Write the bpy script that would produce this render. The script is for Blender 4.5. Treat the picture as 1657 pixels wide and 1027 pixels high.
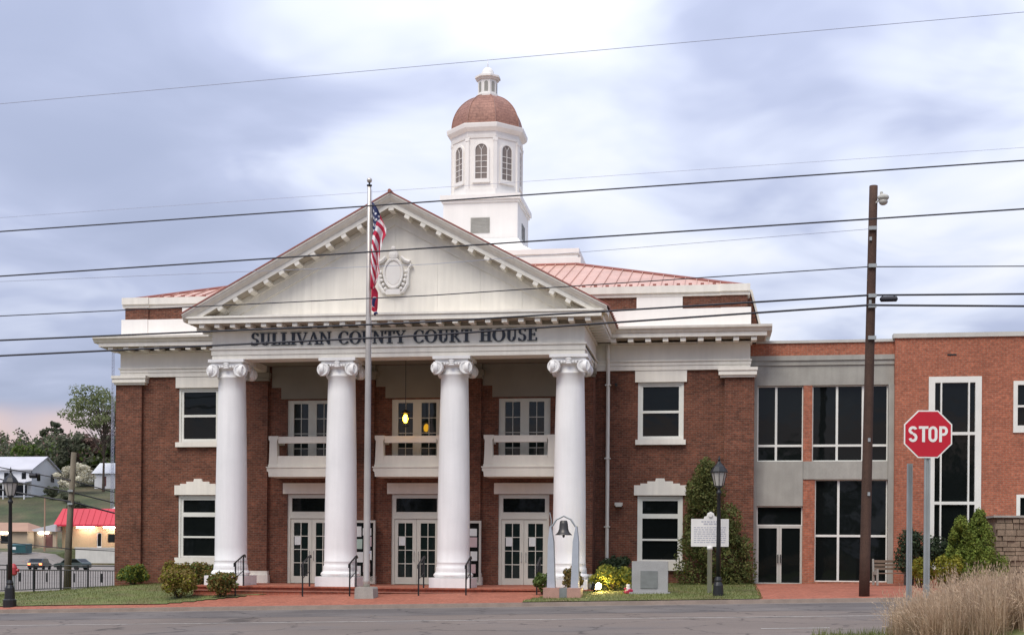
import bpy, math, random
from mathutils import Vector, Matrix
R = math.radians
for o in list(bpy.data.objects): bpy.data.objects.remove(o)
scene = bpy.context.scene
col = scene.collection

# ------------------------------------------------------------------ camera
cam_d = bpy.data.cameras.new('camera'); cam = bpy.data.objects.new('camera', cam_d); col.objects.link(cam)
cam_d.sensor_width = 36; cam_d.lens = 36*2100/1657; cam_d.clip_end = 4000; cam_d.clip_start = .5
cam_d.shift_y = 376.5/1657
th, rl = R(8.75), .0075
fw = Vector((-math.sin(th), math.cos(th), 0)); rt = Vector((math.cos(th), math.sin(th), 0)); up = Vector((0, 0, 1))
cr = rt*math.cos(rl)+up*math.sin(rl); cu = up*math.cos(rl)-rt*math.sin(rl)
M = Matrix((cr, cu, -fw)).transposed().to_4x4(); M.translation = (12, -48.74, 1.43)
cam.matrix_world = M
scene.camera = cam

# ------------------------------------------------------------------ world, sun, exposure
SUN_EL, SUN_AZ = 56, 200      # azimuth clockwise from +Y: the soft light comes from in front of the facade
w = bpy.data.worlds.new('World'); scene.world = w; w.use_nodes = True
nt = w.node_tree; nt.nodes.clear()
def N(t, **k):
    n = nt.nodes.new(t)
    for a, b in k.items(): setattr(n, a, b)
    return n
def mth(op, a, b=None, c=None, clamp=False):
    n = nt.nodes.new('ShaderNodeMath'); n.operation = op; n.use_clamp = clamp
    for i, v in enumerate((a, b, c)):
        if v is None: continue
        if isinstance(v, (int, float)): n.inputs[i].default_value = v
        else: nt.links.new(v, n.inputs[i])
    return n.outputs[0]
def mixc(f, a, b):
    n = nt.nodes.new('ShaderNodeMix'); n.data_type = 'RGBA'
    for i, v in ((0, f), (6, a), (7, b)):
        if isinstance(v, (int, float)): n.inputs[i].default_value = v
        elif isinstance(v, tuple): n.inputs[i].default_value = v+(1,)
        else: nt.links.new(v, n.inputs[i])
    return n.outputs[2]
def smooth(v, a, b):
    n = nt.nodes.new('ShaderNodeMapRange'); n.interpolation_type = 'SMOOTHERSTEP'
    nt.links.new(v, n.inputs[0]); n.inputs[1].default_value = a; n.inputs[2].default_value = b
    return n.outputs[0]
tc = N('ShaderNodeTexCoord'); sep = N('ShaderNodeSeparateXYZ'); nt.links.new(tc.outputs['Generated'], sep.inputs[0])
dx, dy, dz = sep.outputs
inv = mth('DIVIDE', 1.0, mth('ADD', mth('MAXIMUM', dz, 0.0), .16))
comb = N('ShaderNodeCombineXYZ')
nt.links.new(mth('MULTIPLY', dx, inv), comb.inputs[0]); nt.links.new(mth('MULTIPLY', dy, inv), comb.inputs[1])
def noise(scale, det, rough, off, dist=0.0):
    mp = N('ShaderNodeMapping'); mp.inputs['Location'].default_value = off
    nt.links.new(comb.outputs[0], mp.inputs[0])
    n = N('ShaderNodeTexNoise'); nt.links.new(mp.outputs[0], n.inputs['Vector'])
    n.inputs['Scale'].default_value = scale; n.inputs['Detail'].default_value = det
    n.inputs['Roughness'].default_value = rough; n.inputs['Distortion'].default_value = dist
    return n.outputs[0]
n1 = noise(1.0, 4, .48, (3.1, 1.7, 0), .3)
n2 = noise(2.6, 4, .48, (7.3, 2.2, 0), .5)
# thin bright cloud before the hidden light behind the cupola
def lobe(az, el, k):
    d = Vector((math.sin(R(az))*math.cos(R(el)), math.cos(R(az))*math.cos(R(el)), math.sin(R(el))))
    vm = N('ShaderNodeVectorMath', operation='DOT_PRODUCT'); nt.links.new(tc.outputs['Generated'], vm.inputs[0]); vm.inputs[1].default_value = d
    return mth('POWER', mth('MAXIMUM', vm.outputs['Value'], 0.0), k)
cov = mth('ADD', mth('MULTIPLY', n1, .80), mth('MULTIPLY', n2, .55))
cov = mth('ADD', cov, mth('MULTIPLY', lobe(-11, 22, 50), .32))
cov = mth('ADD', cov, mth('MULTIPLY', lobe(14, 14, 30), .08))
cov = smooth(cov, .46, 1.10)
ramp = N('ShaderNodeValToRGB'); nt.links.new(cov, ramp.inputs[0])
e = ramp.color_ramp.elements
e[0].position = 0; e[0].color = (.40, .45, .62, 1)
e[1].position = 1; e[1].color = (1.0, 1.0, 1.02, 1)
x = e.new(.30); x.color = (.50, .55, .74, 1)
x = e.new(.62); x.color = (.74, .79, .95, 1)
cloud = ramp.outputs[0]
# warm break in the cloud low over the hills
band = mth('MULTIPLY', smooth(dz, .040, .080), mth('SUBTRACT', 1.0, smooth(dz, .088, .110)))
bn = N('ShaderNodeTexNoise'); nt.links.new(tc.outputs['Generated'], bn.inputs['Vector']); bn.inputs['Scale'].default_value = 5; bn.inputs['Detail'].default_value = 3
band = mth('MULTIPLY', band, smooth(bn.outputs[0], .25, .6))
cloud = mixc(band, cloud, (.90, .66, .60))
sky = N('ShaderNodeTexSky', sky_type='NISHITA', sun_disc=False)
sky.sun_elevation = R(SUN_EL); sky.sun_rotation = R(SUN_AZ)
sc = N('ShaderNodeVectorMath', operation='SCALE'); nt.links.new(cloud, sc.inputs[0]); sc.inputs[3].default_value = 7.9
# overcast skies brighten towards the zenith
grad = mth('ADD', .70, mth('MULTIPLY', mth('MAXIMUM', dz, 0.0), 1.0))
sc2 = N('ShaderNodeVectorMath', operation='SCALE'); nt.links.new(sc.outputs[0], sc2.inputs[0]); nt.links.new(grad, sc2.inputs[3])
tot = mixc(.93, sky.outputs[0], sc2.outputs[0])
bg = N('ShaderNodeBackground'); bg.inputs[1].default_value = .1; nt.links.new(tot, bg.inputs[0])
wo = N('ShaderNodeOutputWorld'); nt.links.new(bg.outputs[0], wo.inputs[0])

sd = bpy.data.lights.new('sun', 'SUN'); sd.energy = 1.9; sd.angle = R(35); sd.color = (1, .93, .82)
so = bpy.data.objects.new('sun', sd); col.objects.link(so)
sv = Vector((math.sin(R(SUN_AZ))*math.cos(R(SUN_EL)), math.cos(R(SUN_AZ))*math.cos(R(SUN_EL)), math.sin(R(SUN_EL))))
so.rotation_euler = (-sv).to_track_quat('-Z', 'Y').to_euler(); so.location = (-20, -60, 60)
scene.view_settings.view_transform = 'Standard'; scene.view_settings.look = 'None'
scene.view_settings.gamma = 1; scene.view_settings.exposure = .58; scene.view_settings.use_curve_mapping = False
scene.render.engine = 'CYCLES'

# ------------------------------------------------------------------ materials
MATS = {}
def mat(name, base, rough=.7, var=.12, vscale=3.0, fine=0.0, fscale=60, bump=0.0, metal=0.0, spec=.5, streak=0.0, island=None, emit=None, estr=0, second=None, trans=0.0):
    m = bpy.data.materials.new(name); m.use_nodes = True; t = m.node_tree
    b = t.nodes['Principled BSDF']
    b.inputs['Roughness'].default_value = rough; b.inputs['Metallic'].default_value = metal
    b.inputs['Specular IOR Level'].default_value = spec
    def n(ty): return t.nodes.new(ty)
    co = n('ShaderNodeTexCoord')
    geo = n('ShaderNodeNewGeometry')
    vec = geo.outputs['Position']
    def mul(a, fac_out, lo, hi):
        mr = n('ShaderNodeMapRange'); t.links.new(fac_out, mr.inputs[0])
        mr.inputs[1].default_value = .25; mr.inputs[2].default_value = .75; mr.inputs[3].default_value = lo; mr.inputs[4].default_value = hi
        s = n('ShaderNodeVectorMath'); s.operation = 'SCALE'; t.links.new(a, s.inputs[0]); t.links.new(mr.outputs[0], s.inputs[3])
        return s.outputs[0]
    rgb = n('ShaderNodeRGB'); rgb.outputs[0].default_value = tuple(base)+(1,)
    c = rgb.outputs[0]
    if island:
        mx = n('ShaderNodeMix'); mx.data_type = 'RGBA'; t.links.new(geo.outputs['Random Per Island'], mx.inputs[0])
        t.links.new(c, mx.inputs[6]); mx.inputs[7].default_value = tuple(island)+(1,); c = mx.outputs[2]
    if second:
        nn = n('ShaderNodeTexNoise'); nn.inputs['Scale'].default_value = second[1]; nn.inputs['Detail'].default_value = 4; t.links.new(vec, nn.inputs['Vector'])
        mr = n('ShaderNodeMapRange'); t.links.new(nn.outputs[0], mr.inputs[0]); mr.inputs[1].default_value = second[2]; mr.inputs[2].default_value = second[3]
        mx = n('ShaderNodeMix'); mx.data_type = 'RGBA'; t.links.new(mr.outputs[0], mx.inputs[0]); t.links.new(c, mx.inputs[6]); mx.inputs[7].default_value = tuple(second[0])+(1,); c = mx.outputs[2]
    if var:
        nn = n('ShaderNodeTexNoise'); nn.inputs['Scale'].default_value = vscale; nn.inputs['Detail'].default_value = 5; t.links.new(vec, nn.inputs['Vector'])
        c = mul(c, nn.outputs[0], 1-var, 1+var)
    if streak:
        mp = n('ShaderNodeMapping'); mp.inputs['Scale'].default_value = (5, 5, .35); t.links.new(vec, mp.inputs[0])
        nn = n('ShaderNodeTexNoise'); nn.inputs['Scale'].default_value = 1; nn.inputs['Detail'].default_value = 4; t.links.new(mp.outputs[0], nn.inputs['Vector'])
        c = mul(c, nn.outputs[0], 1-streak, 1)
    if fine:
        nn = n('ShaderNodeTexNoise'); nn.inputs['Scale'].default_value = fscale; nn.inputs['Detail'].default_value = 2; t.links.new(vec, nn.inputs['Vector'])
        c = mul(c, nn.outputs[0], 1-fine, 1+fine)
        if bump:
            bp = n('ShaderNodeBump'); bp.inputs['Strength'].default_value = bump; bp.inputs['Distance'].default_value = .02
            t.links.new(nn.outputs[0], bp.inputs['Height']); t.links.new(bp.outputs[0], b.inputs['Normal'])
    t.links.new(c, b.inputs['Base Color'])
    if trans:
        tr = n('ShaderNodeBsdfTranslucent'); t.links.new(c, tr.inputs[0]); ms = n('ShaderNodeMixShader'); ms.inputs[0].default_value = trans
        t.links.new(b.outputs[0], ms.inputs[1]); t.links.new(tr.outputs[0], ms.inputs[2]); t.links.new(ms.outputs[0], t.nodes['Material Output'].inputs[0])
    if emit:
        b.inputs['Emission Color'].default_value = tuple(emit)+(1,); b.inputs['Emission Strength'].default_value = estr
    MATS[name] = m
    return m

def brickmat(name, c1, c2, mortar, bw=.215, bh=.075, ms=.010, flat=False, var=.28, rough=.85):
    m = bpy.data.materials.new(name); m.use_nodes = True; t = m.node_tree; b = t.nodes['Principled BSDF']
    b.inputs['Roughness'].default_value = rough; b.inputs['Specular IOR Level'].default_value = .25
    def n(ty): return t.nodes.new(ty)
    geo = n('ShaderNodeNewGeometry'); sp = n('ShaderNodeSeparateXYZ'); t.links.new(geo.outputs['Position'], sp.inputs[0])
    cb = n('ShaderNodeCombineXYZ')
    if flat:
        t.links.new(sp.outputs[0], cb.inputs[0]); t.links.new(sp.outputs[1], cb.inputs[1])
    else:
        ad = n('ShaderNodeMath'); ad.operation = 'ADD'; t.links.new(sp.outputs[0], ad.inputs[0]); t.links.new(sp.outputs[1], ad.inputs[1])
        t.links.new(ad.outputs[0], cb.inputs[0]); t.links.new(sp.outputs[2], cb.inputs[1])
    br = n('ShaderNodeTexBrick'); t.links.new(cb.outputs[0], br.inputs['Vector'])
    br.inputs['Color1'].default_value = tuple(c1)+(1,); br.inputs['Color2'].default_value = tuple(c2)+(1,); br.inputs['Mortar'].default_value = tuple(mortar)+(1,)
    br.inputs['Scale'].default_value = 1; br.inputs['Mortar Size'].default_value = ms; br.inputs['Brick Width'].default_value = bw; br.inputs['Row Height'].default_value = bh
    br.inputs['Mortar Smooth'].default_value = .2
    nn = n('ShaderNodeTexNoise'); nn.inputs['Scale'].default_value = .9; nn.inputs['Detail'].default_value = 6; nn.inputs['Roughness'].default_value = .65; t.links.new(geo.outputs['Position'], nn.inputs['Vector'])
    mr = n('ShaderNodeMapRange'); t.links.new(nn.outputs[0], mr.inputs[0]); mr.inputs[1].default_value = .3; mr.inputs[2].default_value = .7; mr.inputs[3].default_value = 1-var; mr.inputs[4].default_value = 1+var
    s = n('ShaderNodeVectorMath'); s.operation = 'SCALE'; t.links.new(br.outputs[0], s.inputs[0]); t.links.new(mr.outputs[0], s.inputs[3])
    n3 = n('ShaderNodeTexNoise'); n3.inputs['Scale'].default_value = 9; n3.inputs['Detail'].default_value = 3; t.links.new(geo.outputs['Position'], n3.inputs['Vector'])
    mr3 = n('ShaderNodeMapRange'); t.links.new(n3.outputs[0], mr3.inputs[0]); mr3.inputs[1].default_value = .3; mr3.inputs[2].default_value = .7; mr3.inputs[3].default_value = .78; mr3.inputs[4].default_value = 1.22
    s3 = n('ShaderNodeVectorMath'); s3.operation = 'SCALE'; t.links.new(s.outputs[0], s3.inputs[0]); t.links.new(mr3.outputs[0], s3.inputs[3])
    t.links.new(s3.outputs[0], b.inputs['Base Color'])
    bp = n('ShaderNodeBump'); bp.inputs['Strength'].default_value = .6; bp.inputs['Distance'].default_value = .01; bp.invert = True
    t.links.new(br.outputs['Fac'], bp.inputs['Height']); t.links.new(bp.outputs[0], b.inputs['Normal'])
    MATS[name] = m
    return m

mat('white', (.85, .81, .72), .6, .07, 1.0, fine=.03, streak=.14)
mat('column_white', (.86, .85, .83), .55, .05, .9, fine=.03, streak=.10)
mat('cream', (.80, .75, .65), .65, .07, 1.0, fine=.03, streak=.08)
mat('soffit_shade', (.40, .35, .285), .8, .12, 1.5, fine=.05)  # taupe that paints the shade under the cornices into the colour
mat('stucco', (.25, .225, .18), .8, .08, 1.4, fine=.05)  # base darkened to hold the shade under the portico ceiling
mat('tower_white', (.86, .83, .78), .55, .05, .8, fine=.02, streak=.06)
brickmat('brick', (.205, .070, .041), (.110, .040, .027), (.165, .108, .075))
brickmat('brick_red', (.43, .135, .074), (.31, .096, .056), (.33, .19, .13), var=.12)
brickmat('paver', (.40, .135, .082), (.32, .105, .065), (.30, .15, .11), bw=.21, bh=.105, flat=True, var=.15)
brickmat('dome_tile', (.36, .190, .142), (.30, .155, .116), (.25, .13, .098), bw=.38, bh=.17, ms=.010, var=.22, rough=.6)
mat('louvre_glass', (.21, .175, .15), .3, .1, 3)
mat('copper', (.64, .395, .305), .5, .16, .7, metal=.1, streak=.16)
mat('dome_rib', (.29, .15, .112), .6, .15, 2)
mat('copper_dark', (.30, .11, .085), .55, .12, 1.5, metal=.2)
mat('letter_metal', (.035, .042, .055), .45, .1, metal=.3)
mat('glass', (.006, .008, .008), .035, 0, spec=.26)
mat('glass_tint', (.010, .018, .017), .04, 0, spec=.36)
mat('door_paint', (.62, .61, .53), .5, .05, 2)
mat('frame_paint', (.74, .74, .68), .5, .05, 2)
mat('alu', (.58, .56, .50), .4, .06, 2, metal=.2)
mat('concrete', (.36, .35, .31), .9, .14, 1.4, fine=.12, fscale=40, streak=.15)
mat('pale_concrete', (.55, .54, .49), .9, .12, .6, fine=.06, streak=.1)
mat('black_iron', (.012, .013, .014), .45, .1)
mat('stop_red', (.50, .008, .025), .45, .06, 3)
mat('sign_white', (.80, .78, .74), .5, .05, 3)
mat('galv', (.34, .36, .36), .5, .12, 3, metal=.35)
mat('pole_metal', (.52, .48, .43), .38, .1, 1.5, metal=.55)
mat('gold', (.6, .5, .3), .3, .05, metal=.8)
mat('wood_pole', (.085, .045, .030), .9, .25, 2, fine=.25, fscale=25, bump=.5, streak=.35)
mat('wood_pole_grey', (.17, .145, .105), .9, .2, 2, fine=.2, fscale=25, streak=.3)
mat('wire', (.012, .012, .020), .6, 0)
mat('wire_grey', (.34, .36, .44), .6, 0)
mat('asphalt', (.168, .136, .113), .9, .2, .18, fine=.22, fscale=45, bump=.35, second=((.13, .115, .105), .35, .5, .75))
mat('asphalt_dark', (.115, .102, .095), .9, .2, .2, fine=.22, fscale=45, bump=.35, second=((.17, .15, .135), .4, .45, .8))
mat('asphalt_old', (.215, .19, .165), .9, .14, .3, fine=.2, fscale=50, bump=.3)
mat('road_paint', (.46, .44, .40), .8, .3, 6, fine=.25)
mat('curb', (.24, .19, .155), .9, .2, 2, fine=.15)
mat('gutter', (.20, .17, .145), .9, .2, 1.2, fine=.18)
mat('grass', (.13, .15, .042), .95, .3, .7, fine=.3, fscale=30, second=((.16, .13, .055), .8, .48, .72))
mat('hill_grass', (.052, .066, .025), .95, .35, .25, fine=.35, fscale=3, second=((.095, .078, .040), .09, .42, .62))
mat('mulch', (.10, .05, .035), .95, .3, 5, fine=.3)
mat('blade', (.085, .125, .028), .9, .2, 2, island=(.17, .165, .05), trans=.25)
mat('dry', (.44, .31, .205), .95, .25, .8, island=(.60, .46, .32), trans=.3)
mat('dry_dark', (.25, .165, .10), .95, .25, .8, island=(.40, .28, .18), trans=.3)
mat('leaf_yellow', (.20, .22, .02), .8, .3, 4, island=(.29, .26, .03), trans=.3)
mat('leaf_rust', (.16, .155, .035), .8, .3, 4, island=(.27, .155, .05), trans=.3)
mat('leaf_green', (.08, .14, .028), .8, .3, 3, island=(.13, .18, .04), trans=.3)
mat('leaf_dark', (.022, .042, .020), .8, .3, 3, island=(.05, .075, .03), trans=.25)
mat('leaf_conifer', (.105, .165, .022), .85, .3, 3, island=(.21, .25, .04), trans=.25)
mat('leaf_ever', (.062, .092, .020), .85, .3, 3, island=(.15, .145, .04), trans=.25)
mat('leaf_tree', (.15, .185, .075), .85, .25, .5, island=(.23, .25, .12), trans=.4)
mat('leaf_wood', (.085, .105, .060), .9, .3, .08, island=(.14, .145, .09), trans=.3)
mat('leaf_bright', (.070, .125, .022), .9, .3, .1, island=(.12, .16, .03), trans=.3)
mat('leaf_bud', (.16, .105, .085), .9, .3, .1, island=(.24, .16, .13), trans=.3)
mat('blossom', (.60, .56, .42), .9, .2, .3, island=(.75, .72, .60), trans=.3)
mat('bark', (.075, .055, .042), .95, .3, 2, fine=.25)
mat('pink_granite', (.42, .24, .19), .6, .15, 3, fine=.2, fscale=40)
mat('grey_granite', (.34, .335, .33), .65, .1, 3, fine=.18, fscale=45)
mat('slate_plaque', (.19, .20, .195), .5, .15, 5)
mat('bronze', (.07, .066, .062), .4, .15, 6, metal=.6)
mat('blue_granite', (.38, .41, .45), .6, .08, 3, fine=.1)
mat('marker_white', (.74, .72, .68), .5, .05, 4)
mat('marker_text', (.42, .42, .47), .6, .1, 20)
mat('paper', (.70, .72, .70), .8, .05)
mat('paper_green', (.42, .55, .48), .8, .05)
mat('paper_pink', (.55, .42, .42), .8, .05)
mat('lamp_glass', (.42, .40, .36), .25, .1)
mat('bulb', (1, .7, .2), .5, 0, emit=(1, .50, .03), estr=16)
mat('flood', (1, .9, .8), .5, 0, emit=(1, .72, .30), estr=90)
mat('tube', (1, 1, 1), .5, 0, emit=(1, .93, .80), estr=26)
mat('tail', (.5, .03, .01), .4, 0, emit=(1, .16, .05), estr=5)
mat('store_red', (.55, .022, .050), .55, .1, .3)
mat('store_wall', (.46, .34, .20), .8, .1, .4, fine=.1, fscale=8)
mat('tan_wall', (.42, .33, .24), .85, .12, .4)
mat('tan_roof', (.36, .22, .15), .85, .12, .4)
mat('siding', (.68, .69, .70), .7, .06, .4)
mat('house_roof', (.50, .50, .53), .8, .1, .3)
mat('dark_roof', (.13, .13, .14), .8, .1, .5)
mat('dumpster', (.02, .09, .10), .6, .2, 1)
mat('car_dark', (.02, .022, .028), .3, .05)
mat('car_green', (.05, .07, .065), .35, .05)
mat('tyre', (.012, .012, .012), .8, .1)
mat('red_paint', (.42, .045, .05), .5, .1)
mat('door_brown', (.12, .045, .04), .6, .1)
mat('wood_bench', (.24, .17, .12), .8, .2, 6, streak=.2)
mat('stone_wall', (.235, .178, .125), .95, .35, 3, fine=.2, fscale=20)
mat('flower', (.45, .02, .07), .7, .1)

for k in ('glass', 'glass_tint'):
    t_ = MATS[k].node_tree; nz = t_.nodes.new('ShaderNodeTexNoise'); nz.inputs['Scale'].default_value = 1.1; ge = t_.nodes.new('ShaderNodeNewGeometry'); t_.links.new(ge.outputs['Position'], nz.inputs['Vector'])
    bu = t_.nodes.new('ShaderNodeBump'); bu.inputs['Strength'].default_value = .25; bu.inputs['Distance'].default_value = .02; t_.links.new(nz.outputs[0], bu.inputs['Height']); t_.links.new(bu.outputs[0], t_.nodes['Principled BSDF'].inputs['Normal'])
for k in ('asphalt', 'asphalt_dark', 'asphalt_old'):      # crack network and sealed joints
    t_ = MATS[k].node_tree; b_ = t_.nodes['Principled BSDF']; ge = t_.nodes.new('ShaderNodeNewGeometry')
    nz = t_.nodes.new('ShaderNodeTexNoise'); nz.inputs['Scale'].default_value = 1.3; nz.inputs['Detail'].default_value = 4; t_.links.new(ge.outputs['Position'], nz.inputs['Vector'])
    ad = t_.nodes.new('ShaderNodeVectorMath'); ad.operation = 'MULTIPLY_ADD'; t_.links.new(nz.outputs['Color'], ad.inputs[0]); ad.inputs[1].default_value = (1.2, 1.2, 0); t_.links.new(ge.outputs['Position'], ad.inputs[2])
    vo = t_.nodes.new('ShaderNodeTexVoronoi'); vo.feature = 'DISTANCE_TO_EDGE'; vo.inputs['Scale'].default_value = .30; t_.links.new(ad.outputs[0], vo.inputs['Vector'])
    mr = t_.nodes.new('ShaderNodeMapRange'); t_.links.new(vo.outputs['Distance'], mr.inputs[0]); mr.inputs[1].default_value = .004; mr.inputs[2].default_value = .016; mr.inputs[3].default_value = .45; mr.inputs[4].default_value = 1
    old = b_.inputs['Base Color'].links[0].from_socket; sc_ = t_.nodes.new('ShaderNodeVectorMath'); sc_.operation = 'SCALE'; t_.links.new(old, sc_.inputs[0]); t_.links.new(mr.outputs[0], sc_.inputs[3]); t_.links.new(sc_.outputs[0], b_.inputs['Base Color'])
# flag cloths: colour by position on the cloth (UV)
def flag_mat():
    m = bpy.data.materials.new('us_flag'); m.use_nodes = True; t = m.node_tree; b = t.nodes['Principled BSDF']; b.inputs['Roughness'].default_value = .8
    def n(ty): return t.nodes.new(ty)
    def ma(op, a, bb=None):
        k = n('ShaderNodeMath'); k.operation = op
        for i, v in enumerate((a, bb)):
            if v is None: continue
            if isinstance(v, (int, float)): k.inputs[i].default_value = v
            else: t.links.new(v, k.inputs[i])
        return k.outputs[0]
    uv = n('ShaderNodeTexCoord'); sp = n('ShaderNodeSeparateXYZ'); t.links.new(uv.outputs['UV'], sp.inputs[0])
    u, v = sp.outputs[0], sp.outputs[1]
    stripe = ma('LESS_THAN', ma('MODULO', ma('MULTIPLY', ma('SUBTRACT', 1.0, v), 6.5), 1.0), .5)
    canton = ma('MULTIPLY', ma('LESS_THAN', u, .40), ma('GREATER_THAN', v, .4615))
    fx = ma('SUBTRACT', ma('FRACT', ma('MULTIPLY', u, 15.0)), .5); fy = ma('SUBTRACT', ma('FRACT', ma('MULTIPLY', v, 11.0)), .5)
    star = ma('LESS_THAN', ma('ADD', ma('MULTIPLY', fx, fx), ma('MULTIPLY', fy, fy)), .075)
    def mx(f, a, bb):
        k = n('ShaderNodeMix'); k.data_type = 'RGBA'; t.links.new(f, k.inputs[0])
        for i, c in ((6, a), (7, bb)):
            if isinstance(c, tuple): k.inputs[i].default_value = c+(1,)
            else: t.links.new(c, k.inputs[i])
        return k.outputs[2]
    c = mx(stripe, (.82, .80, .80), (.52, .020, .06))
    c = mx(canton, c, mx(star, (.020, .030, .10), (.7, .7, .72)))
    t.links.new(c, b.inputs['Base Color']); MATS['us_flag'] = m
    m = bpy.data.materials.new('state_flag'); m.use_nodes = True; t = m.node_tree; b = t.nodes['Principled BSDF']; b.inputs['Roughness'].default_value = .8
    uv = n('ShaderNodeTexCoord'); sp = n('ShaderNodeSeparateXYZ'); t.links.new(uv.outputs['UV'], sp.inputs[0])
    u, v = sp.outputs[0], sp.outputs[1]
    du = ma('SUBTRACT', u, .5); dv = ma('SUBTRACT', v, .5)
    d2 = ma('ADD', ma('MULTIPLY', ma('MULTIPLY', du, du), 2.8), ma('MULTIPLY', dv, dv))
    c = mx(ma('GREATER_THAN', u, .93), (.50, .016, .05), (.78, .76, .76))
    c = mx(ma('GREATER_THAN', u, .945), c, (.02, .03, .12))
    c = mx(ma('LESS_THAN', d2, .075), c, (.72, .70, .70))
    c = mx(ma('LESS_THAN', d2, .058), c, (.02, .03, .12))
    t.links.new(c, b.inputs['Base Color']); MATS['state_flag'] = m
flag_mat()

# ------------------------------------------------------------------ mesh helpers
class MB:
    def __init__(s): s.v = []; s.f = []; s.m = []
    def add(s, vs, fs, mi=0):
        k = len(s.v); s.v += [tuple(p) for p in vs]
        for f in fs: s.f.append(tuple(i+k for i in f)); s.m.append(mi)
        return s
    def box(s, x0, x1, y0, y1, z0, z1, mi=0):
        return s.add([(x0,y0,z0),(x1,y0,z0),(x1,y1,z0),(x0,y1,z0),(x0,y0,z1),(x1,y0,z1),(x1,y1,z1),(x0,y1,z1)],
                     [(0,3,2,1),(4,5,6,7),(0,1,5,4),(1,2,6,5),(2,3,7,6),(3,0,4,7)], mi)
    def quad(s, a, b, c, d, mi=0): return s.add([a,b,c,d], [(0,1,2,3)], mi)
    def poly(s, pts, mi=0): return s.add(pts, [tuple(range(len(pts)))], mi)
    def prism_y(s, pts, y0, y1, mi=0):        # polygon in x,z (counter-clockwise seen from -y) pushed along y
        n = len(pts)
        return s.add([(x,y0,z) for x,z in pts]+[(x,y1,z) for x,z in pts],
                     [tuple(range(n)), tuple(range(2*n-1,n-1,-1))]+[(i,i+n,(i+1)%n+n,(i+1)%n) for i in range(n)], mi)
    def prism_x(s, pts, x0, x1, mi=0):        # polygon in y,z pushed along x
        n = len(pts)
        return s.add([(x0,y,z) for y,z in pts]+[(x1,y,z) for y,z in pts],
                     [tuple(range(n-1,-1,-1)), tuple(range(n,2*n))]+[((i+1)%n,(i+1)%n+n,i+n,i) for i in range(n)], mi)
    def lathe(s, prof, n=24, cx=0, cy=0, ph=0, mi=0, cap=True):
        vs = []; fs = []
        for r, z in prof:
            for i in range(n):
                a = ph+2*math.pi*i/n; vs.append((cx+r*math.cos(a), cy+r*math.sin(a), z))
        for j in range(len(prof)-1):
            for i in range(n):
                fs.append((j*n+i, j*n+(i+1)%n, (j+1)*n+(i+1)%n, (j+1)*n+i))
        if cap: fs.append(tuple(range(n-1,-1,-1))); fs.append(tuple((len(prof)-1)*n+i for i in range(n)))
        return s.add(vs, fs, mi)
    def tube(s, pts, r, n=6, mi=0, cap=True):
        pts = [Vector(p) for p in pts]; rs = r if isinstance(r, (list, tuple)) else [r]*len(pts)
        vs = []; fs = []; ref = None
        for i, p in enumerate(pts):
            d = (pts[min(i+1,len(pts)-1)]-pts[max(i-1,0)]).normalized()
            if ref is None: ref = Vector((0,0,1)) if abs(d.z) < .9 else Vector((1,0,0))
            a = d.cross(ref).normalized(); b = d.cross(a).normalized()
            for k in range(n):
                t = 2*math.pi*k/n; vs.append(p+(a*math.cos(t)+b*math.sin(t))*rs[i])
        for i in range(len(pts)-1):
            for k in range(n): fs.append((i*n+k, i*n+(k+1)%n, (i+1)*n+(k+1)%n, (i+1)*n+k))
        if cap: fs.append(tuple(range(n-1,-1,-1))); fs.append(tuple((len(pts)-1)*n+i for i in range(n)))
        return s.add(vs, fs, mi)
    def ball(s, c, r, n=10, mi=0):
        rx, ry, rz = r if isinstance(r, (tuple, list)) else (r, r, r)
        k = len(s.v); m = max(4, n//2+1)
        s.lathe([(max(.001, math.sin(math.pi*j/m)), -math.cos(math.pi*j/m)) for j in range(m+1)], n, mi=mi)
        for i in range(k, len(s.v)):
            x, y, z = s.v[i]; s.v[i] = (c[0]+x*rx, c[1]+y*ry, c[2]+z*rz)
        return s
    def panel(s, x0, x1, z0, z1, y, depth, holes=(), mi=0, edge=True):   # slab facing -y with rectangular openings and their reveals
        xs = sorted({x0, x1, *[h[0] for h in holes], *[h[1] for h in holes]}); zs = sorted({z0, z1, *[h[2] for h in holes], *[h[3] for h in holes]})
        for i in range(len(xs)-1):
            for j in range(len(zs)-1):
                mx, mz = (xs[i]+xs[i+1])/2, (zs[j]+zs[j+1])/2
                if any(h[0] < mx < h[1] and h[2] < mz < h[3] for h in holes): continue
                s.quad((xs[i],y,zs[j]),(xs[i+1],y,zs[j]),(xs[i+1],y,zs[j+1]),(xs[i],y,zs[j+1]), mi)
        yb = y+depth
        for a, b, c, d in holes:
            s.quad((a,y,c),(a,y,d),(a,yb,d),(a,yb,c), mi); s.quad((b,y,d),(b,y,c),(b,yb,c),(b,yb,d), mi)
            s.quad((a,y,c),(a,yb,c),(b,yb,c),(b,y,c), mi); s.quad((a,yb,d),(a,y,d),(b,y,d),(b,yb,d), mi)
        if edge:
            s.quad((x0,y,z1),(x0,y,z0),(x0,yb,z0),(x0,yb,z1), mi); s.quad((x1,y,z0),(x1,y,z1),(x1,yb,z1),(x1,yb,z0), mi)
            s.quad((x0,y,z1),(x0,yb,z1),(x1,yb,z1),(x1,y,z1), mi); s.quad((x0,yb,z0),(x0,y,z0),(x1,y,z0),(x1,yb,z0), mi)
        return s
    def xf(s, m, start=0):
        for i in range(start, len(s.v)): s.v[i] = tuple(m @ Vector(s.v[i]))
        return s

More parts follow.
